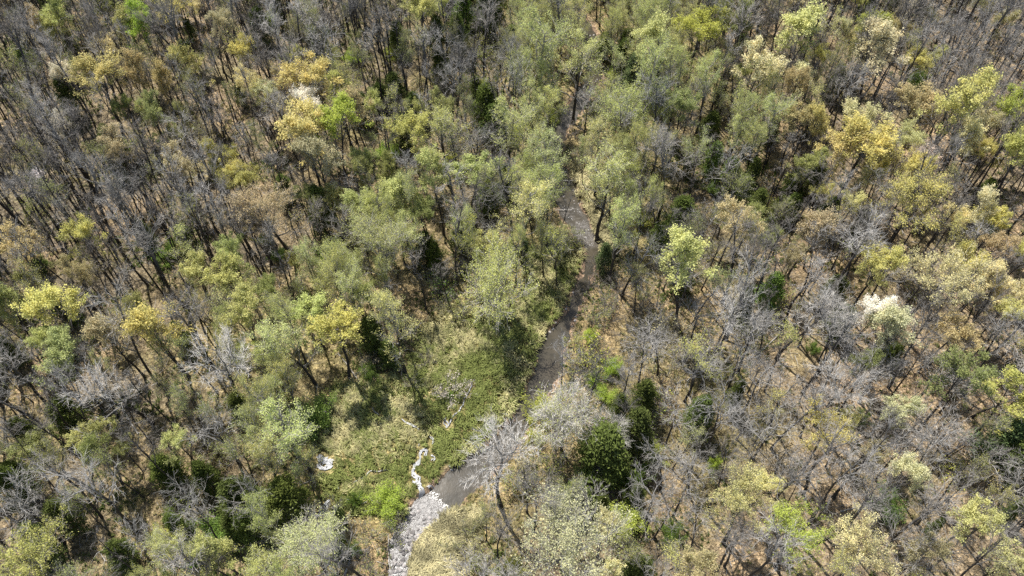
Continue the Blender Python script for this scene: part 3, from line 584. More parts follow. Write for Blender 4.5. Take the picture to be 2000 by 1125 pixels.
# ------------------------------------------------------------------ the trees one can pick out in the photograph: species, x, y, crown width, colour
HAND = """
oak 605 160 92 gold|brightest golden budding tree with a broad domed crown, beyond the snow-white flowering tree|bright golden tree
oak 588 252 100 gold|broad golden budding tree standing just below the snow-white flowering tree|broad golden tree
oak 655 225 92 ygreen|yellow green budding tree touching the snow-white flowering tree|yellow green tree beside the white blossom
oak 606 196 50 white 1.1|small snow-white flowering tree squeezed between golden and yellow green crowns|snow-white flowering tree
oak 628 298 84 tan|tan-orange budding tree with tall dark trunk under the broad golden tree|tan-orange tree
oak 795 247 84 yellow|mottled yellow budding tree alone in front of dark cedars|mottled yellow tree
oak 528 405 108 tan|wide flat-topped tan-gold tree standing alone among grey trunks|wide tan-gold tree
oak 475 345 62 gold|small rounded deep gold tree upslope of the wide tan-gold tree|small deep gold tree
oak 300 628 84 gold|golden umbrella-shaped tree on a long bare dark trunk|golden umbrella tree
oak 212 640 66 tan|straw yellow budding tree beside the golden umbrella-shaped tree|straw yellow tree
oak 112 590 98 yellow|greyish yellow wide tree with grey limbs near the left edge|wide greyish yellow tree
oak 62 1082 132 yellow|large yellow flowering tree filling the bottom left corner|corner yellow tree
oak 40 478 84 orange|orange-tan tree at the left edge halfway down the picture|orange tree at the left edge
oak 165 467 62 yellow
oak 185 140 84 gold|gold-topped tree with long dark trunk, upper left wood|gold-topped tree
oak 257 140 50 orange|small orange-brown budding tree next to the gold-topped tree|small orange tree
oak 262 46 60 lime|bright apple green tree among grey trees in the upper left|apple green tree
oak 366 125 60 yellow
oak 480 113 46 yellow
oak 490 172 50 cream
oak 548 165 46 orange
oak 345 12 66 gold
oak 820 22 62 yellow
oak 310 155 40 orange
oak 700 212 50 tan
oak 120 145 40 pink
oak 110 240 46 pink
oak 70 347 28 white|tiny white flowering tree among grey trunks at the far left|tiny white tree
oak 1562 50 80 mist|pale yellow rounded tree in the upper right wood|pale yellow tree
oak 1727 92 80 cream|creamy white rounded tree on leaf-strewn ground, upper right|creamy tree
oak 1708 50 52 ygreen
oak 1482 132 76 cream
oak 1555 165 52 tan
oak 1758 52 56 orange
sparse 1770 20 40 pink
oak 1690 222 86 cream|large cream flowering crown above a yellow one in the right wood|large cream flowering tree
oak 1697 266 100 yellow|wide lemon yellow tree below the large cream flowering crown|wide lemon tree
oak 1642 276 66 gold
oak 1560 228 60 orange
oak 1792 190 76 orange|orange-brown budding tree with thin crown in the right wood|orange-brown tree
oak 1862 215 96 yellow
oak 1986 208 70 ygreen|fresh yellow green crown cut by the right edge|fresh green crown
oak 1930 236 54 cream|pale cream-white flowering tree close to the right edge|cream-white edge tree
oak 1905 262 56 cream
oak 1985 312 86 yellow
oak 1805 302 56 pink|pinkish white flowering tree on tan leaf litter, right wood|pinkish white tree
oak 1770 272 66 mist
oak 1782 402 116 yellow|large yellow spreading tree standing alone on the right slope|large spreading yellow tree
oak 1935 420 64 yellow
oak 1845 532 134 cream|largest cream-white flowering crown on the right slope|largest cream flowering crown
oak 1890 508 60 yellow
oak 1718 522 74 yellow
oak 1600 432 60 tan
oak 1442 440 84 tan
oak 1660 390 50 mist
oak 1590 300 60 olive
oak 1714 602 60 white 0.95|snow-white crown half merged with a cream one on the right slope|snow-white slope tree
oak 1745 628 74 cream|cream crown leaning against the snow-white slope tree|cream crown by the snow-white one
oak 1980 762 86 yellow
oak 1875 742 90 olive
oak 1765 800 62 cream|narrow cream tree standing in open tan leaf litter|narrow cream tree
oak 1612 832 94 yellow|yellow budding tree in front of the white crooked-limbed tree|yellow tree in the litter
gnarled 1375 705 112 yellow|wide tree with crooked pale limbs and a rusty yellow haze of buds|rusty yellow tree
sparse 1375 690 80 yellow
syca 1120 1050 190 cream|huge pale yellow sycamore with white limbs at the bottom edge|huge pale yellow sycamore
oak 1560 1042 112 ygreen|broad yellow olive tree at the bottom, right of the huge pale sycamore|broad yellow olive tree
oak 1690 1072 116 cream|cream yellow tree with open crown along the bottom edge|open cream yellow tree
oak 1782 922 74 cream|cream tree with curved dark trunk standing on leaf litter|cream tree with curved trunk
oak 1915 1012 80 mist|greyish cream tree near the bottom right corner|greyish cream corner tree
oak 1985 1092 80 mist
oak 1345 508 86 mist
oak 1455 985 110 mist|misty pale yellow tree with white branches, bottom right wood|misty pale tree
oak 1265 90 60 mist
oak 1510 935 60 mist
oak 1820 1075 70 tan
oak 1690 700 50 olive
oak 1880 640 80 tan
oak 1945 480 60 tan
oak 1985 600 60 mist
syca 737 470 112 pale|tall pale green sycamore with white forked limbs, centre left|tall pale sycamore
syca 975 545 142 pale|largest pale green tree, shading the meadow beside the creek|largest pale green creek tree
syca 770 622 96 pale|rounded pale green tree at the edge of the meadow, dark shade below|rounded pale meadow tree
syca 556 662 86 mist|whitish green tree with a pale trunk, left of the meadow|whitish green tree
oak 468 602 82 pale|dense light green rounded crown in the left wood|dense light green crown
syca 900 432 52 pale|small pale green spire-shaped tree above the meadow|pale green spire
syca 1026 402 90 mist|pale yellow green tree leaning over the upper creek bend|upper bend tree
syca 1066 318 86 mist|misty green tree covering the creek upstream of the bend|misty upstream tree
syca 1215 205 116 pale|tall light green tree right of the upper creek|tall upper creek tree
syca 1270 160 70 pale
syca 1190 325 90 mist
oak 700 385 62 pale
oak 772 350 62 pale
oak 850 352 66 pale
oak 922 322 84 pale
syca 862 240 90 pale
oak 112 690 84 pale|light green rounded tree in the left wood below the greyish yellow one|light green left wood tree
syca 560 842 96 pale|light green tree hanging over the dark green shrub beside the meadow|light green meadow edge tree
oak 165 832 74 pale
syca 605 1072 130 mist|cream green tree with airy crown at the bottom left of the brook mouth|airy cream green tree
syca 345 1052 62 pale
oak 650 622 92 yellow
oak 588 592 84 pale
oak 440 532 74 pale
oak 952 480 60 yellow
syca 1068 195 66 pale
oak 1370 42 96 ygreen|fresh yellow green tree in the upper middle of the wood|fresh upper middle tree
syca 1060 90 90 pale
syca 1125 100 90 mist
syca 1000 250 70 pale
syca 1172 285 64 mist
oak 1330 200 70 olive
syca 1305 130 60 pale
oak 720 560 60 olive
oak 820 410 60 olive
willow 1098 812 118 mist|rounded silvery willow with lime green rim on the creek bank|rounded silvery willow
willow 1178 838 84 grey|greyer bushy willow just right of the rounded silvery willow|greyer willow
lime 1045 850 30 ygreen
lime 1065 800 60 ygreen|yellow green leafy fringe under the rounded silvery willow|fringe shrub
lime 1152 656 26 lime|small lime green shrub highest of four along the right creek bank|small lime shrub
lime 1196 716 36 lime|flat lime green shrub right of its lime neighbours on the bank|flat lime shrub
lime 1157 739 30 lime|lime green bush closest to the water below the bare leaning tree|waterside lime bush
lime 1184 770 38 lime|brightest yellow lime ball-shaped bush on the right creek bank|brightest lime bush
lime 757 978 62 lime|bright lime green bush by the white sparkling riffle|lime bush by the riffle
lime 415 1045 82 green|vivid green leafy bush in the bottom left wood|vivid green bush
lime 720 727 32 green|small fresh green shrub at the top of the meadow|small meadow shrub
lime 615 806 62 green|dark leafy green shrub at the left edge of the meadow|dark leafy meadow shrub
lime 580 818 50 green
lime 1737 988 60 green|dense grass green bush on tan litter, bottom right|grass green bush
lime 1936 428 50 green|dense round green bush on the far right slope|round slope bush
lime 245 288 32 lime
lime 685 112 28 lime
lime 755 297 32 lime
lime 327 492 42 green
lime 1222 1010 62 ygreen|glossy yellow green bush right of the huge pale sycamore|glossy yellow green bush
lime 1272 882 42 ygreen
lime 1396 906 24 lime
lime 1792 155 34 green
lime 40 108 32 green
lime 530 40 22 lime
lime 945 330 26 lime
lime 1080 222 26 ygreen
lime 690 975 26 green
lime 690 1068 26 green
lime 545 495 30 green
lime 240 350 24 green
lime 640 500 50 green
lime 1590 680 24 green
lime 1685 815 28 green
lime 1250 430 36 ygreen
lime 1395 370 24 green
lime 880 770 12 green
cedar 1505 572 54 green|round mid-green cedar on the slope right of the creek|round mid-green cedar
cedar 1182 95 40 cedar|tall dark cedar by the upper creek, leftmost of three|tall creek cedar
cedar 1222 78 34 cedar
cedar 1216 112 40 cedar
cedar 1240 150 56 bluegreen|blue-green bushy cedar below the three upper creek cedars|blue-green cedar
cedar 950 212 62 cedar|dark cedar clump-like tree left of the upper creek|dark upper cedar
cedar 968 240 56 cedar
cedar 772 178 46 cedar
cedar 742 186 36 cedar
cedar 705 220 34 cedar
cedar 955 30 66 cedar
cedar 1000 80 40 cedar
cedar 905 20 40 green
cedar 512 62 46 cedar
cedar 726 655 52 cedar|nearly black cedar in the shade of the rounded pale meadow tree|black shaded cedar
cedar 760 690 44 cedar
cedar 560 982 92 cedar|broad dark green cedar left of the brook mouth|broad brook cedar
cedar 330 925 60 cedar
cedar 405 935 52 cedar
cedar 830 480 40 cedar
cedar 850 505 34 cedar
cedar 1292 472 58 cedar|dark cedar right of the stony creek stretch|stony stretch cedar
cedar 1330 420 60 cedar
cedar 1180 885 110 cedar|large dark olive cedar with grey twigs in front, below the willows|large dark olive cedar
cedar 1240 850 70 cedar
cedar 1255 785 56 cedar
cedar 1210 800 40 cedar
cedar 1955 868 84 bluegreen|dark green cedar behind white bare limbs near the right edge|right edge cedar
cedar 1385 258 44 cedar
cedar 1450 372 46 cedar
cedar 1480 400 40 cedar
cedar 1580 355 36 cedar
cedar 1545 410 40 cedar
cedar 1390 325 40 green
cedar 1500 445 30 cedar
cedar 1685 75 30 green
cedar 1790 180 26 green
cedar 355 660 34 cedar
cedar 320 30 24 cedar
cedar 1180 505 34 bluegreen
cedar 1680 440 36 cedar
cedar 1745 690 36 cedar
cedar 25 690 44 cedar
cedar 240 1085 56 cedar
cedar 470 800 46 cedar
cedar 660 1010 30 cedar
cedar 1825 1030 26 cedar
cedar 1975 1000 36 cedar
cedar 1740 660 30 cedar
cedar 1025 490 22 bluegreen
cedar 990 360 40 cedar
brush 765 1032 56 olive|tangle of grey stems overhanging the left edge of the sparkling riffle|riffle tangle
brush 722 1045 60 olive
brush 700 1090 50 ygreen
brush 832 1062 24 tan
brush 880 1068 30 olive
brush 912 1042 42 olive
brush 940 1095 50 olive
brush 992 1042 52 tan
brush 1005 935 60 olive
brush 1062 940 60 olive
brush 1085 890 50 ygreen
brush 1150 552 54 olive|olive brush closing over the creek where it narrows|olive creek brush
brush 1168 520 44 ygreen
brush 1183 600 56 olive
brush 1162 622 40 olive
brush 1138 695 42 ygreen
brush 1118 735 36 olive
brush 1232 645 60 olive
brush 1210 560 60 tan
brush 1260 590 60 olive
brush 1175 690 40 green
brush 1215 740 50 tan
brush 1290 740 60 tan
brush 1330 640 60 tan
brush 860 560 50 green
brush 900 605 40 olive
brush 830 700 40 tan
brush 800 745 30 tan
brush 880 760 60 pink|low purplish grey bramble patch in the middle of the meadow|meadow bramble
brush 650 1000 50 olive
fan 966 886 138 grey|bare grey-white tree standing over the muddy pool|bare tree over the pool
bare 1102 690 48 grey|small dark leafless tree leaning over the creek|leaning creek tree
fan 195 762 120 grey|large bare silver-grey tree with a thick trunk, left wood|large silver-grey tree
fan 1425 605 92 grey|bare grey fan-shaped tree on the litter right of the creek|grey fan-shaped tree
fan 1597 615 100 grey|bare forked grey tree right of the fan-shaped one|forked grey tree
fan 1650 742 110 grey|bare tree with black trunk base and many whitish twigs|black-trunked twiggy tree
gnarled 1540 762 96 grey|chalk-white crooked-limbed bare tree on tan litter|chalk-white crooked tree
bare 1825 625 96 grey|tall dark-trunked bare tree leaning to the right on open litter|dark leaning bare tree
gnarled 1850 720 110 grey|low spreading bare tree with white limbs, right wood|low spreading white tree
bare 1690 450 90 grey
bare 1880 150 60 grey|bare black-stemmed twin tree on open ground near the top right|black twin tree
bare 1925 190 70 grey
bare 1845 110 50 grey
fan 612 26 66 grey|bare bluish grey tree at the top edge of the wood|bluish grey top tree
gnarled 1290 660 90 grey
gnarled 1330 800 90 grey
gnarled 1345 530 70 grey
bare 1455 560 70 grey
bare 1225 780 50 grey
bare 1270 1000 70 grey|bare white-stemmed tree behind the glossy yellow green bush|white-stemmed bare tree
bare 1455 1040 70 grey
bare 1660 920 80 grey
bare 1820 880 80 grey
gnarled 1960 900 90 grey|white-limbed bare tree spread in front of the right edge cedar|white-limbed edge tree
gnarled 1790 1095 100 grey|bare crooked tree with pale limbs at the bottom edge|bare bottom edge tree
fan 425 700 116 grey|bare smoky grey tree with pale curved limbs, left of the whitish green tree|smoky grey tree
bare 280 455 80 grey
bare 160 380 60 grey
bare 280 870 70 grey
bare 370 990 60 grey
bare 280 1050 70 grey
bare 400 1100 60 grey
bare 975 1010 60 grey
bare 1080 985 80 grey
bare 1230 700 70 grey
bare 1000 110 60 grey
bare 900 120 60 grey
"""
for ln in HAND.strip().splitlines():
    head, *rest = ln.split('|'); kd, px_, py_, w_, *cl = head.split()
    plant_px(kd, float(px_), float(py_), float(w_), cl[0] if cl else None, rest[0] if rest else None, rest[1] if len(rest) > 1 else None, float(cl[1]) if len(cl) > 1 else None)

# ------------------------------------------------------------------ the rest of the wood
PICKED = np.array([(t['px'], t['py'], t['w'] * (0.42 if t['kind'] in ('bare', 'gnarled') else 0.5), t['y']) for t in TREES])
def hides(px, py, r, y):
    """would a crown there stand in front of one of the trees picked out above"""
    d = np.hypot(PICKED[:, 0] - px, PICKED[:, 1] - py); return bool(np.any((d < PICKED[:, 2] + 0.25 * r) & (y < PICKED[:, 3] + 1)))
MEADOW_CLEAR = [(600, 840), (680, 755), (790, 720), (835, 640), (890, 625), (960, 660), (1010, 600), (1070, 580), (1110, 560), (1112, 600), (1082, 645), (1105, 700), (1085, 760), (1050, 810), (1000, 850),
                (985, 890), (935, 1005), (890, 1100), (780, 1100), (770, 1040), (690, 1000), (630, 930), (605, 890)]
def clear_of(px, py, r):
    if inpoly([px], [py], MEADOW_CLEAR)[0]: return False
    for k in range(8):
        if inpoly([px + r * math.cos(k * .785)], [py + r * math.sin(k * .785)], MEADOW_CLEAR)[0]: return False
    if poly_dist(np.array([px]), np.array([py]), CREEK_PX[15:28])[0][0] < r + 6: return False
    return True
def wet(x, y, m=0.8):
    d, w = poly_dist(np.array([x]), np.array([y]), CREEK); return d[0] < w[0] + m
MIX = {'b': (('bare', .26, 'grey'), ('pole', .42, 'grey'), ('sparse', .16, 'olive'), ('oak', .03, 'tan'), ('sparse', .08, 'pale'), ('cedar', .05, 'cedar')),
       'g': (('sparse', .26, 'olive'), ('bare', .12, 'grey'), ('pole', .18, 'grey'), ('oak', .08, 'olive'), ('oak', .08, 'pale'), ('sparse', .17, 'pale'), ('cedar', .11, 'cedar')),
       'p': (('syca', .42, 'pale'), ('sparse', .28, 'pale'), ('bare', .16, 'grey'), ('sparse', .14, 'ygreen')),
       'y': (('bare', .22, 'grey'), ('pole', .20, 'grey'), ('oak', .14, 'yellow'), ('oak', .12, 'cream'), ('sparse', .18, 'olive'), ('sparse', .10, 'yellow'), ('cedar', .04, 'cedar')),
       'd': (('cedar', .34, 'cedar'), ('bare', .12, 'grey'), ('pole', .14, 'grey'), ('sparse', .32, 'olive'), ('gnarled', .08, 'grey')),
       't': (('bare', .38, 'grey'), ('pole', .22, 'grey'), ('gnarled', .14, 'grey'), ('sparse', .10, 'yellow'), ('sparse', .06, 'olive'), ('cedar', .03, 'cedar'), ('oak', .04, 'mist'), ('oak', .03, 'tan')),
       'r': (('gnarled', .28, 'grey'), ('bare', .40, 'grey'), ('sparse', .22, 'olive'), ('cedar', .10, 'cedar')),
       'm': (('sparse', 1, 'pale'),), 'c': (('sparse', .6, 'pale'), ('bare', .4, 'grey'))}
GAP = {'b': 1.1, 'g': 1.2, 'p': 1.4, 'y': 1.3, 'd': 1.3, 't': 1.3, 'r': 1.15, 'm': 2.2, 'c': 1.8}
LIMIT = {'bare': 295, 'pole': 300, 'gnarled': 190, 'oak': 270, 'sparse': 300, 'syca': 160, 'cedar': 170, 'sapling': 300, 'brush': 290, 'lime': 80}
COUNT = {}
for t in TREES: k = {'fan': 'bare', 'bigsyca': 'syca', 'bigoak': 'oak'}.get(t['kind'], t['kind']); COUNT[k] = COUNT.get(k, 0) + 1
def inside(x, y, m=9.0):
    if y < 32 - 4 or y > 167 + 10: return False
    half = 70 + (122 - 70) * (y - 32.6) / 134.0
    return abs(x) < half + m
def pick(c):
    r = random.random(); acc = 0
    for k, p, col in MIX[c]:
        acc += p
        if r < acc: return k, col
    return MIX[c][0][0], MIX[c][0][2]
for _ in range(60000):
    x = random.uniform(-135, 135); y = random.uniform(28, 178)
    if not inside(x, y): continue
    px, py = pix(x, y, 9); c = cell(px, py)
    if near_tree(x, y, GAP[c] * random.uniform(0.75, 1.15)) or wet(x, y): continue
    kind, col = pick(c)
    if COUNT.get(kind, 0) >= LIMIT[kind] and kind in ('bare', 'pole'): kind = 'pole' if kind == 'bare' else 'bare'
    if COUNT.get(kind, 0) >= LIMIT[kind]: continue
    dia = {'bare': random.uniform(4.2, 7.0), 'pole': random.uniform(2.6, 4.6), 'gnarled': random.uniform(4.5, 7.5), 'oak': random.uniform(2.8, 5.0), 'sparse': random.uniform(2.8, 5.2), 'syca': random.uniform(3.2, 5.4), 'cedar': random.uniform(2.2, 5.0)}[kind]
    r = dia * F_PX / depth(x, y, 9) * 0.5
    if not clear_of(px, py, r * 0.75) or hides(px, py, r, y): continue
    if any(inpoly([q[0]], [q[1]], MEADOW_CLEAR)[0] or poly_dist(np.array([q[0]]), np.array([q[1]]), CREEK_PX[15:28])[0][0] < 16 for q in (pix(x, y, h) for h in (0, 3, 6, 9, 12))): continue
    sh = pix(x + 0.27 * 13, y - 0.48 * 13, 0.0)                   # keep the clearing as sunny as it is
    if inpoly([sh[0]], [sh[1]], MEADOW_CLEAR)[0] and random.random() < 0.85: continue
    plant(kind, x, y, dia, col); COUNT[kind] = COUNT.get(kind, 0) + 1
for kind, dens in (('sapling', {'b': 1, 'g': .6, 'p': .4, 'y': .7, 'd': .5, 't': .8, 'r': .5, 'm': 0, 'c': .1}), ('brush', {'b': .12, 'g': .3, 'p': .4, 'y': .12, 'd': .6, 't': .15, 'r': 1, 'm': .04, 'c': .5}),
                   ('lime', {'b': .1, 'g': .3, 'p': .5, 'y': .15, 'd': .4, 't': .1, 'r': .2, 'm': 0, 'c': 0.2})):
    for _ in range(7000):
        if COUNT.get(kind, 0) >= LIMIT[kind]: break
        x = random.uniform(-130, 130); y = random.uniform(30, 174)
        if not inside(x, y, 5): continue
        px, py = pix(x, y, 1.5); c = cell(px, py)
        if random.random() > dens[c] or near_tree(x, y, 0.5) or wet(x, y, 0.6): continue
        if inpoly([px], [py], MEADOW_CLEAR)[0] or not clear_of(px, py, 10): continue
        d = {'sapling': random.uniform(2.0, 3.6), 'brush': random.uniform(2.2, 5.0), 'lime': random.uniform(1.4, 3.2)}[kind]
        plant(kind, x, y, d, {'sapling': 'grey', 'brush': random.choice(['olive', 'olive', 'tan', 'ygreen']), 'lime': random.choice(['green', 'green', 'olive', 'ygreen'])}[kind])
        COUNT[kind] = COUNT.get(kind, 0) + 1
# ------------------------------------------------------------------ ground cover (nobody could count it), logs and rocks
def cover(name, me): return tag(mesh_object(name, me), kind='stuff')
def color_mesh(name, v, tris, col, m):
    me = bpy.data.meshes.new(name); me.vertices.add(len(v)); me.vertices.foreach_set('co', v.astype(np.float32).ravel())
    me.loops.add(tris.size); me.loops.foreach_set('vertex_index', tris.astype(np.int32).ravel()); me.polygons.add(len(tris))
    me.polygons.foreach_set('loop_start', (np.arange(len(tris)) * 3).astype(np.int32)); me.update(calc_edges=True)
    a = me.attributes.new('blade', 'FLOAT_COLOR', 'POINT'); a.data.foreach_set('color', np.concatenate([col, np.ones((len(v), 1))], 1).astype(np.float32).ravel())
    me.materials.append(m); return me
def blades(x, y, n, h, col, lean, w=0.035, g=rng):
    """n bent grass blades round every tuft at x, y"""
    k = len(x) * n; X = np.repeat(x, n) + g.normal(size=k) * 0.13; Y = np.repeat(y, n) + g.normal(size=k) * 0.13; Z = terrain(X, Y) - 0.03
    az = np.repeat(lean, n) + g.normal(size=k) * 0.6; H = np.repeat(h, n) * g.uniform(0.5, 1.3, k); out = H * g.uniform(0.4, 1.3, k)
    dx, dy = np.cos(az), np.sin(az); sx, sy = -dy * w, dx * w
    v = np.stack([np.stack([X - sx, Y - sy, Z], 1), np.stack([X + sx, Y + sy, Z], 1), np.stack([X + dx * out * .45 + sx, Y + dy * out * .45 + sy, Z + H * .8], 1),
                  np.stack([X + dx * out * .45 - sx, Y + dy * out * .45 - sy, Z + H * .8], 1), np.stack([X + dx * out, Y + dy * out, Z + H * .75], 1)], 1).reshape(-1, 3)
    b = np.arange(k)[:, None] * 5; t = np.concatenate([b + np.array([[0, 1, 2]]), b + np.array([[0, 2, 3]]), b + np.array([[3, 2, 4]])])
    c = np.repeat(np.repeat(col, n, 0) * g.uniform(0.82, 1.18, (k, 1)), 5, 0)
    return v, t, c
def scatter(poly, n):
    P = np.array(poly); x = rng.uniform(P[:, 0].min(), P[:, 0].max(), n); y = rng.uniform(P[:, 1].min(), P[:, 1].max(), n)
    m = inpoly(x + 2.4 * (vnoise(x, y, 3, 25) - 0.5) + rng.normal(size=n) * 0.9, y + 2.4 * (vnoise(x, y, 3, 26) - 0.5) + rng.normal(size=n) * 0.9, poly); x, y = x[m], y[m]
    d, w = poly_dist(x, y, CREEK); ok = d > w + 0.1 + 1.3 * (vnoise(x, y, 1.7, 29) - 0.35)
    for r in RIVS:
        d, w = poly_dist(x, y, r); ok &= d > w + 0.42
    return x[ok], y[ok]
GREEN_STRIP = [(*at(a, b)[:2], 2.6) for a, b in ((945, 735), (925, 770), (885, 820), (860, 880), (830, 940))]
GREEN_LOW = [(*at(a, b)[:2], 2.8) for a, b in ((660, 950), (710, 985), (760, 975), (800, 940))]
V, T, K, off = [], [], [], 0
for poly, n, sb in ((MEADOW, 18000, -0.02), (BANK, 2600, 0.34), (UPBANK, 3200, 0.32)):
    x, y = scatter(poly, n)
    s = 0.38 * vnoise(x, y, 4.5, 27) + 0.36 * vnoise(x, y, 1.3, 31) + 0.26 * rng.random(len(x)) + sb
    dg = np.minimum(poly_dist(x, y, GREEN_STRIP)[0], poly_dist(x, y, GREEN_LOW)[0])
    tan = 0 if poly is MEADOW else 1
    s = s - 0.28 * (1 - smooth(1.5, 5.0, dg)); f = smooth(0.34, 0.72, s)[:, None]
    col = (np.array([0.22, 0.245, 0.075]) * (1 - f) + np.array([0.56, 0.50, 0.26]) * f) * rng.uniform(0.5, 1.4, (len(x), 1))
    col = col * (np.array([1.0, 0.99, 1.05]) if tan else 1.0) * (1 - tan * 0.45 * smooth(0.5, 0.75, vnoise(x, y, 1.6, 35)))[:, None]
    h = 0.55 + 0.5 * vnoise(x, y, 2, 32); lean = 6.28 * vnoise(x, y, 5, 33) * 1.3 + rng.normal(size=len(x)) * 0.5
    v, t, c = blades(x, y, 10, h, col, lean, 0.045); V.append(v); T.append(t + off); K.append(c); off += len(v)
cover('meadow_grass', color_mesh('meadow_grass', np.concatenate(V), np.concatenate(T), np.concatenate(K), M_BLADE))

# weeds and low twigs on the forest floor
def forest_points(n, dens):
    x = rng.uniform(-130, 130, n); y = rng.uniform(28, 178, n); w = np.maximum(y * CP + CAM_H * SP, 20)
    px = 1000 + F_PX * x / w; py = 562.5 - F_PX * (y * SP - CAM_H * CP) / w
    ok = np.array([random.random() < dens[cell(a, b)] for a, b in zip(px, py)]) & (np.abs(px - 1000) < 1080)
    d, ww = poly_dist(x, y, CREEK); ok &= d > ww + 0.1
    ok &= ~(inpoly(x, y, MEADOW) | inpoly(x, y, BANK))
    return x[ok], y[ok]
x, y = forest_points(90000, {'b': .75, 'g': .75, 'p': .8, 'y': .25, 'd': .9, 't': .25, 'r': .8, 'm': .5, 'c': .8})
cl = vnoise(x, y, 4, 41); keep = cl > 0.42; x, y = x[keep], y[keep]
f = smooth(0.3, 0.7, vnoise(x, y, 7, 42))[:, None]
col = np.array([0.085, 0.11, 0.03]) * (1 - f) + np.array([0.24, 0.21, 0.09]) * f
v, t, c = blades(x, y, 6, 0.25 + 0.4 * vnoise(x, y, 3, 43), col, 6.28 * rng.random(len(x)), 0.06)
cover('forest_floor_weeds', color_mesh('forest_floor_weeds', v, t, c, M_BLADE))
x, y = forest_points(34000, {'b': .5, 'g': .6, 'p': .5, 'y': .6, 'd': .8, 't': .8, 'r': 1, 'm': .3, 'c': .6})
keep = vnoise(x, y, 5, 51) > 0.4; x, y = x[keep], y[keep]; k = len(x)
b = MB(); n = 7; P = np.stack([x, y, terrain(x, y) - 0.05], 1); P = np.repeat(P, n, 0) + rng.normal(size=(k * n, 3)) * np.array([0.25, 0.25, 0])
D = rng.normal(size=(k * n, 3)); D[:, 2] = np.abs(D[:, 2]) * 1.3 + 0.35; D = unit_rows(D)
b.twigs(P, D, rng.uniform(0.4, 1.5, k * n), np.full(k * n, 0.018), 0, np.repeat(rng.random(k) * 0.8, n), 0.2, rng)
cover('undergrowth_twigs', b.build('undergrowth_twigs', [M_TWIG]))
x, y = forest_points(8000, {'b': .8, 'g': .8, 'p': .6, 'y': .9, 'd': .8, 't': 1, 'r': .9, 'm': .2, 'c': .5}); k = len(x)
b = MB(); D = unit_rows(np.stack([rng.normal(size=k), rng.normal(size=k), rng.normal(size=k) * 0.08 + 0.05], 1))
b.twigs(np.stack([x, y, terrain(x, y) + 0.08], 1), D, rng.uniform(1.0, 4.0, k), rng.uniform(0.025, 0.06, k), 0, rng.random(k), 0.08, rng)
cover('fallen_sticks', b.build('fallen_sticks', [M_TWIG]))
# curled leaves lying loose on the litter
x, y = forest_points(150000, {'b': .2, 'g': .2, 'p': .2, 'y': .8, 'd': .12, 't': 1, 'r': .4, 'm': .1, 'c': .3}); k = len(x)
c = np.stack([x, y, terrain(x, y) + 0.05 + 0.04 * rng.random(k)], 1); nn = rng.normal(size=(k, 3)) * 0.45; nn[:, 2] = 1; nn = unit_rows(nn)
a = unit_rows(np.cross(nn, rng.normal(size=(k, 3)))); e = np.cross(nn, a); h = rng.uniform(0.06, 0.17, k)[:, None]
v = np.stack([c - a * h, c + e * h * .7 + nn * h * .4, c + a * h, c - e * h * .7 + nn * h * .4], 1).reshape(-1, 3); i = np.arange(k)[:, None] * 4
f = rng.random((k, 1)); col = np.array([0.27, 0.185, 0.095]) * (1 - f) + np.array([0.43, 0.345, 0.21]) * f
cover('fallen_leaves', color_mesh('fallen_leaves', v, np.concatenate([i + np.array([[0, 1, 2]]), i + np.array([[0, 2, 3]])]), np.repeat(col, 4, 0), M_BLADE))

# beyond the three hundred slender trees and saplings that show largest: the rest of them, far up the slopes, as one mass
def far_stand(n):
    src = []
    for k in ('sapling', 'pole'):
        for T_, K_, info in SPEC[k]:
            for me in (T_, K_):
                v = np.zeros(len(me.vertices) * 3); me.vertices.foreach_get('co', v); st = np.zeros(len(me.polygons), int); me.polygons.foreach_get('loop_start', st); tot = np.zeros(len(me.polygons), int); me.polygons.foreach_get('loop_total', tot)
                lv = np.zeros(len(me.loops), int); me.loops.foreach_get('vertex_index', lv); pl = np.zeros(len(me.vertices)); me.attributes['pale'].data.foreach_get('value', pl)
                src.append((k, v.reshape(-1, 3), lv[st[tot == 4][:, None] + np.arange(4)], lv[st[tot == 3][:, None] + np.arange(3)], pl, 0 if me is T_ else 1))
    b = MB(); done = 0
    while done < n:
        x = random.uniform(-125, 125); y = random.uniform(85, 176)
        if not inside(x, y, 4): continue
        px, py = pix(x, y, 8.0); c = cell(px, py)
        if random.random() > {'b': 1, 'y': .7, 't': .8, 'g': .5, 'd': .3, 'p': .12}.get(c, 0) or wet(x, y, 2.5) or not clear_of(px, py, 10) or hides(px, py, 12, y) or inpoly([pix(x, y, 0)[0]], [pix(x, y, 0)[1]], MEADOW_CLEAR)[0]: continue
        i = random.randrange(len(src) // 2) * 2; s = random.uniform(0.6, 1.0); a = random.random() * 6.28; ca, sa = math.cos(a), math.sin(a)
        for k, v, q, t, pl, mi in src[i:i + 2]:
            w = np.stack([(v[:, 0] * ca - v[:, 1] * sa) * s + x, (v[:, 0] * sa + v[:, 1] * ca) * s + y, v[:, 2] * s ** 0.6 + float(terrain(x, y))], 1)
            b.add(w, quads=q, tris=t, mi=mi, pale=pl)
        done += 1
    return b.build('far_wood', [M_BARK, M_TWIG])
cover('far_wood', far_stand(430))

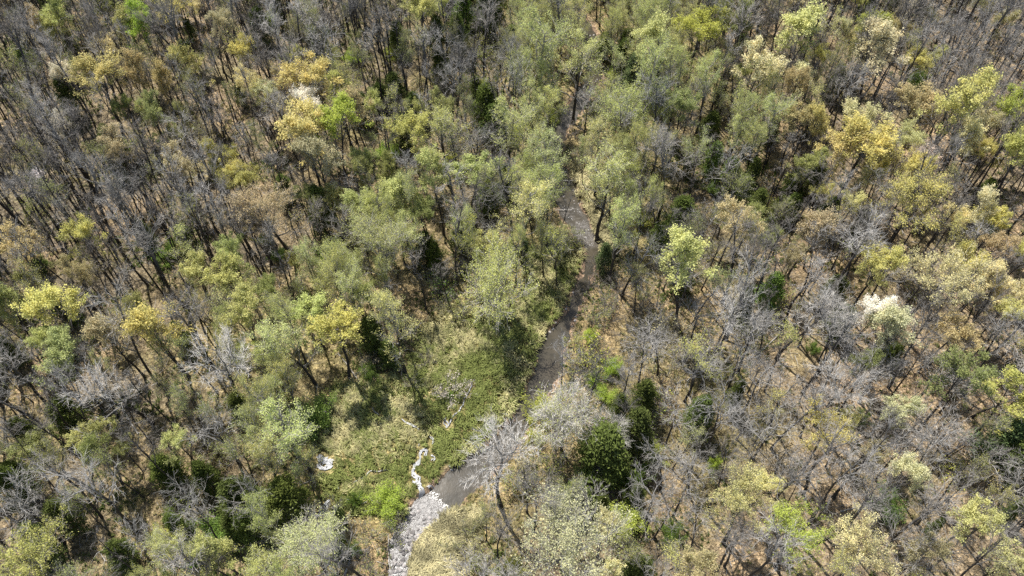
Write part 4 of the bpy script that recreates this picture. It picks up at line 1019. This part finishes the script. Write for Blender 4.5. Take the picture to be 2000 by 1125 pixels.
def log_mesh(seed, L, r, stubs=3, bend=0.05, pale=0.6):
    g = np.random.default_rng(seed); b = MB()
    p = path(g, np.array([-L / 2, 0, r * 0.8]), np.array([1.0, 0, 0]), L, 7, bend, 0); p[:, 2] = r * 0.8 + 0.15 * np.abs(p[:, 2] - r * 0.8)
    b.tube(p, np.linspace(r, r * 0.45, 8), 7, 0, np.clip(pale + 0.25 * g.normal(size=8), 0, 1)); q = MB()
    for k in range(stubs):
        a, d = along(p, g.uniform(0.35, 0.95)); dd = side_dir(g, d, g.uniform(0.5, 1.1)); dd[2] = abs(dd[2]) * 0.7
        q.tube(path(g, a, dd, L * g.uniform(0.12, 0.3), 3, 0.15, 0), np.linspace(r * 0.4, r * 0.1, 4), 5, 0, pale)
    return b.build('log_stem', [M_WOOD]), (q.build('branch', [M_WOOD]) if stubs else None)
def lay_log(ax, ay, bx, by, r, label, seed, z=None, bend=0.05, pale=0.6, stubs=3):
    A = at(ax, ay); B = at(bx, by); L = float(np.hypot(*(B - A)[:2])); m = (A + B) / 2
    e = bpy.data.objects.new('fallen_log', None); C.objects.link(e); e.location = (m[0], m[1], float(terrain(m[0], m[1])) if z is None else z)
    e.rotation_euler = (0, 0, math.atan2(B[1] - A[1], B[0] - A[0])); tag(e, label, 'log', 'fallen logs')
    s, q = log_mesh(seed, L, r, stubs, bend, pale); mesh_object('stem', s, e)
    if q: mesh_object('branch', q, e)
LOGS = [(1062, 757, 1073, 741, .13, 'short dark log drifting in the middle of the muddy creek', WATER_Z, .04, .1, 1), (1076, 768, 1103, 757, .09, 'thin bleached log lying on the right creek bank', None, .12, .9, 2),
        (672, 1124, 693, 1068, .16, 'long tan fallen trunk on straw near the bottom of the picture', None, .03, .75, 2), (755, 1015, 766, 1118, .14, 'thin straight fallen pole beside the lower riffle', None, .04, .55, 2),
        (1012, 838, 998, 862, .10, 'grey driftwood stick at the creek edge below the meadow', None, .1, .6, 1), (1098, 632, 1108, 622, .13, 'pale driftwood lump on the creek bank below the largest pale green tree', None, .1, .9, 1),
        (1000, 740, 1025, 700, .07, 'thin brown stick lying in the meadow grass by the creek', None, .08, .4, 1), (1075, 355, 1130, 350, .13, 'pale fallen trunk bridging the creek under the misty upstream tree', .3, .05, .9, 2),
        (1168, 505, 1182, 470, .10, 'broken leaning pole at the stony creek bend', None, .05, .6, 1), (1225, 528, 1270, 535, .13, 'pale fallen trunk lying in brush right of the creek', None, .04, .7, 3),
        (1480, 690, 1530, 650, .15, 'grey fallen trunk on open litter by the forked grey tree', None, .05, .6, 3), (1855, 975, 1920, 1035, .15, 'dark fallen trunk on litter in the bottom right corner', None, .04, .2, 3),
        (740, 880, 790, 850, .06, 'thin stick lying across the boggy meadow', None, .1, .6, 1), (240, 800, 275, 845, .16, 'silver fallen trunk in the left wood', None, .04, .8, 3),
        (660, 690, 715, 765, .14, 'rotting brown trunk at the upper edge of the meadow', None, .04, .35, 2), (1640, 1000, 1690, 985, .13, 'tan fallen trunk among litter near the bottom', None, .05, .7, 2)]
for i, (ax, ay, bx, by, r, lab, z, bd, pl, sb) in enumerate(LOGS): lay_log(ax, ay, bx, by, r, lab, 700 + i, z, bd, pl, sb)

def rock_mesh(seed):
    import bmesh
    g = np.random.default_rng(seed); bm = bmesh.new(); bmesh.ops.create_icosphere(bm, subdivisions=2, radius=0.5)
    n = [unit(g.normal(size=3)) for _ in range(9)]; lim = g.uniform(0.28, 0.45, 9)
    for v in bm.verts:
        c = np.array(v.co)
        for a, l in zip(n, lim):
            o = c @ a - l
            if o > 0: c = c - a * o * 0.9
        v.co = Vector(c * np.array([1.2, 0.9, 0.7]))
    me = bpy.data.meshes.new('rock'); bm.to_mesh(me); bm.free(); me.materials.append(M_ROCK); return me
ROCKS = [rock_mesh(900 + i) for i in range(6)]
def rocks(line, n, wide, lo, hi, label, group):
    L = np.array(line); seg = np.hypot(*(L[1:, :2] - L[:-1, :2]).T); s = np.concatenate([[0], np.cumsum(seg)])
    for i in range(n):
        u = random.random() * s[-1]; x, y, w = (float(np.interp(u, s, L[:, k])) for k in range(3)); k = min(int(np.searchsorted(s, u)), len(L) - 1); k = max(k, 1)
        t = unit(np.array([*(L[k, :2] - L[k - 1, :2]), 0])); sd = random.choice((-1, 1)); q = w * wide(sd) 
        o = bpy.data.objects.new('rock', ROCKS[i % 6]); C.objects.link(o); d = random.uniform(lo, hi); x -= t[1] * q * sd; y += t[0] * q * sd
        o.location = (x, y, max(float(terrain(x, y)), WATER_Z - 0.05) + d * 0.08); o.scale = (d, d, d); o.rotation_euler = (random.uniform(-.3, .3), random.uniform(-.3, .3), random.random() * 6.28)
        tag(o, label, 'rock', group)
rocks(CREEK[19:24], 70, lambda s: random.uniform(0, 1.0), 0.15, 0.5, 'pale stone breaking the water of the stony creek stretch', 'stones in the stony creek stretch')
rocks(CREEK[:5], 190, lambda s: random.uniform(0, 1.15), 0.15, 0.75, 'small stone in the sparkling riffle', 'stones in the sparkling riffle')
rocks(CREEK[6:16], 60, lambda s: random.uniform(0.9, 1.25), 0.2, 0.6, 'grey stone at the edge of the muddy creek', 'stones along the muddy creek edge')
rocks(CREEK[25:29], 40, lambda s: random.uniform(0.1, 1.2), 0.2, 0.6, 'stone in the shaded upper creek', 'stones in the upper creek')
# ------------------------------------------------------------------ every tree gets a label of its own, told by its look and by a landmark tree beside it
MARKS = [t for t in TREES if t['short']]
ORD = ['nearest', 'second', 'third', 'fourth', 'fifth', 'sixth', 'seventh', 'eighth', 'ninth', 'tenth', 'eleventh', 'twelfth']
def bearing(dx, dy):
    a = math.degrees(math.atan2(-dy, dx)) % 360
    return ['right of', 'above right of', 'above', 'above left of', 'left of', 'below left of', 'below', 'below right of'][int((a + 22.5) // 45) % 8]
def look(t):
    noun = KIND[t['kind']][2]; c = t['col']
    if t['kind'] in ('oak', 'bigoak'): return f"{CN[c]} budding tree"
    if t['kind'] in ('sparse',): return f"thin {CN[c]} leafing tree"
    if t['kind'] in ('syca', 'bigsyca'): return f"{CN[c]} tree with white limbs"
    if t['kind'] == 'lime': return f"leafy {CN[c]} shrub"
    if t['kind'] == 'cedar': return f"{CN[c]} cedar"
    if t['kind'] == 'bare': return 'wide leafless grey tree' if t['w'] > 78 else 'narrow leafless grey tree'
    return noun
seen = {}
todo = []
for t in TREES:
    if not t['label']: todo.append((min((m['px'] - t['px']) ** 2 + (m['py'] - t['py']) ** 2 for m in MARKS), len(todo), t))
for _, _, t in sorted(todo, key=lambda a: a[:2]):
    best = None
    for m in sorted(MARKS, key=lambda m: (m['px'] - t['px']) ** 2 + (m['py'] - t['py']) ** 2)[:5]:
        key = (look(t), bearing(t['px'] - m['px'], t['py'] - m['py']), m['short']); n = len(seen.get(key, ()))
        if best is None or n < best[0]: best = (n, key, m)
        if n < 3: break
    seen.setdefault(best[1], []).append((math.hypot(best[2]['px'] - t['px'], best[2]['py'] - t['py']), len(seen.get(best[1], ())), t))
for (lk, br, sh), v in seen.items():
    v.sort(key=lambda a: a[:2])
    for i, (_, _, t) in enumerate(v):
        t['obj']['label'] = f"{lk} {br} the {sh}" if len(v) == 1 else f"{lk}, {ORD[min(i, 11)]} {br} the {sh}"
print('TREES', len(TREES), {k: sum(1 for t in TREES if t['kind'] == k) for k in SPEC})
0 and print('FACES', {k: [(len(a.polygons), len(b.polygons)) for a, b, _ in v][:2] + [v[0][2]] for k, v in SPEC.items()})
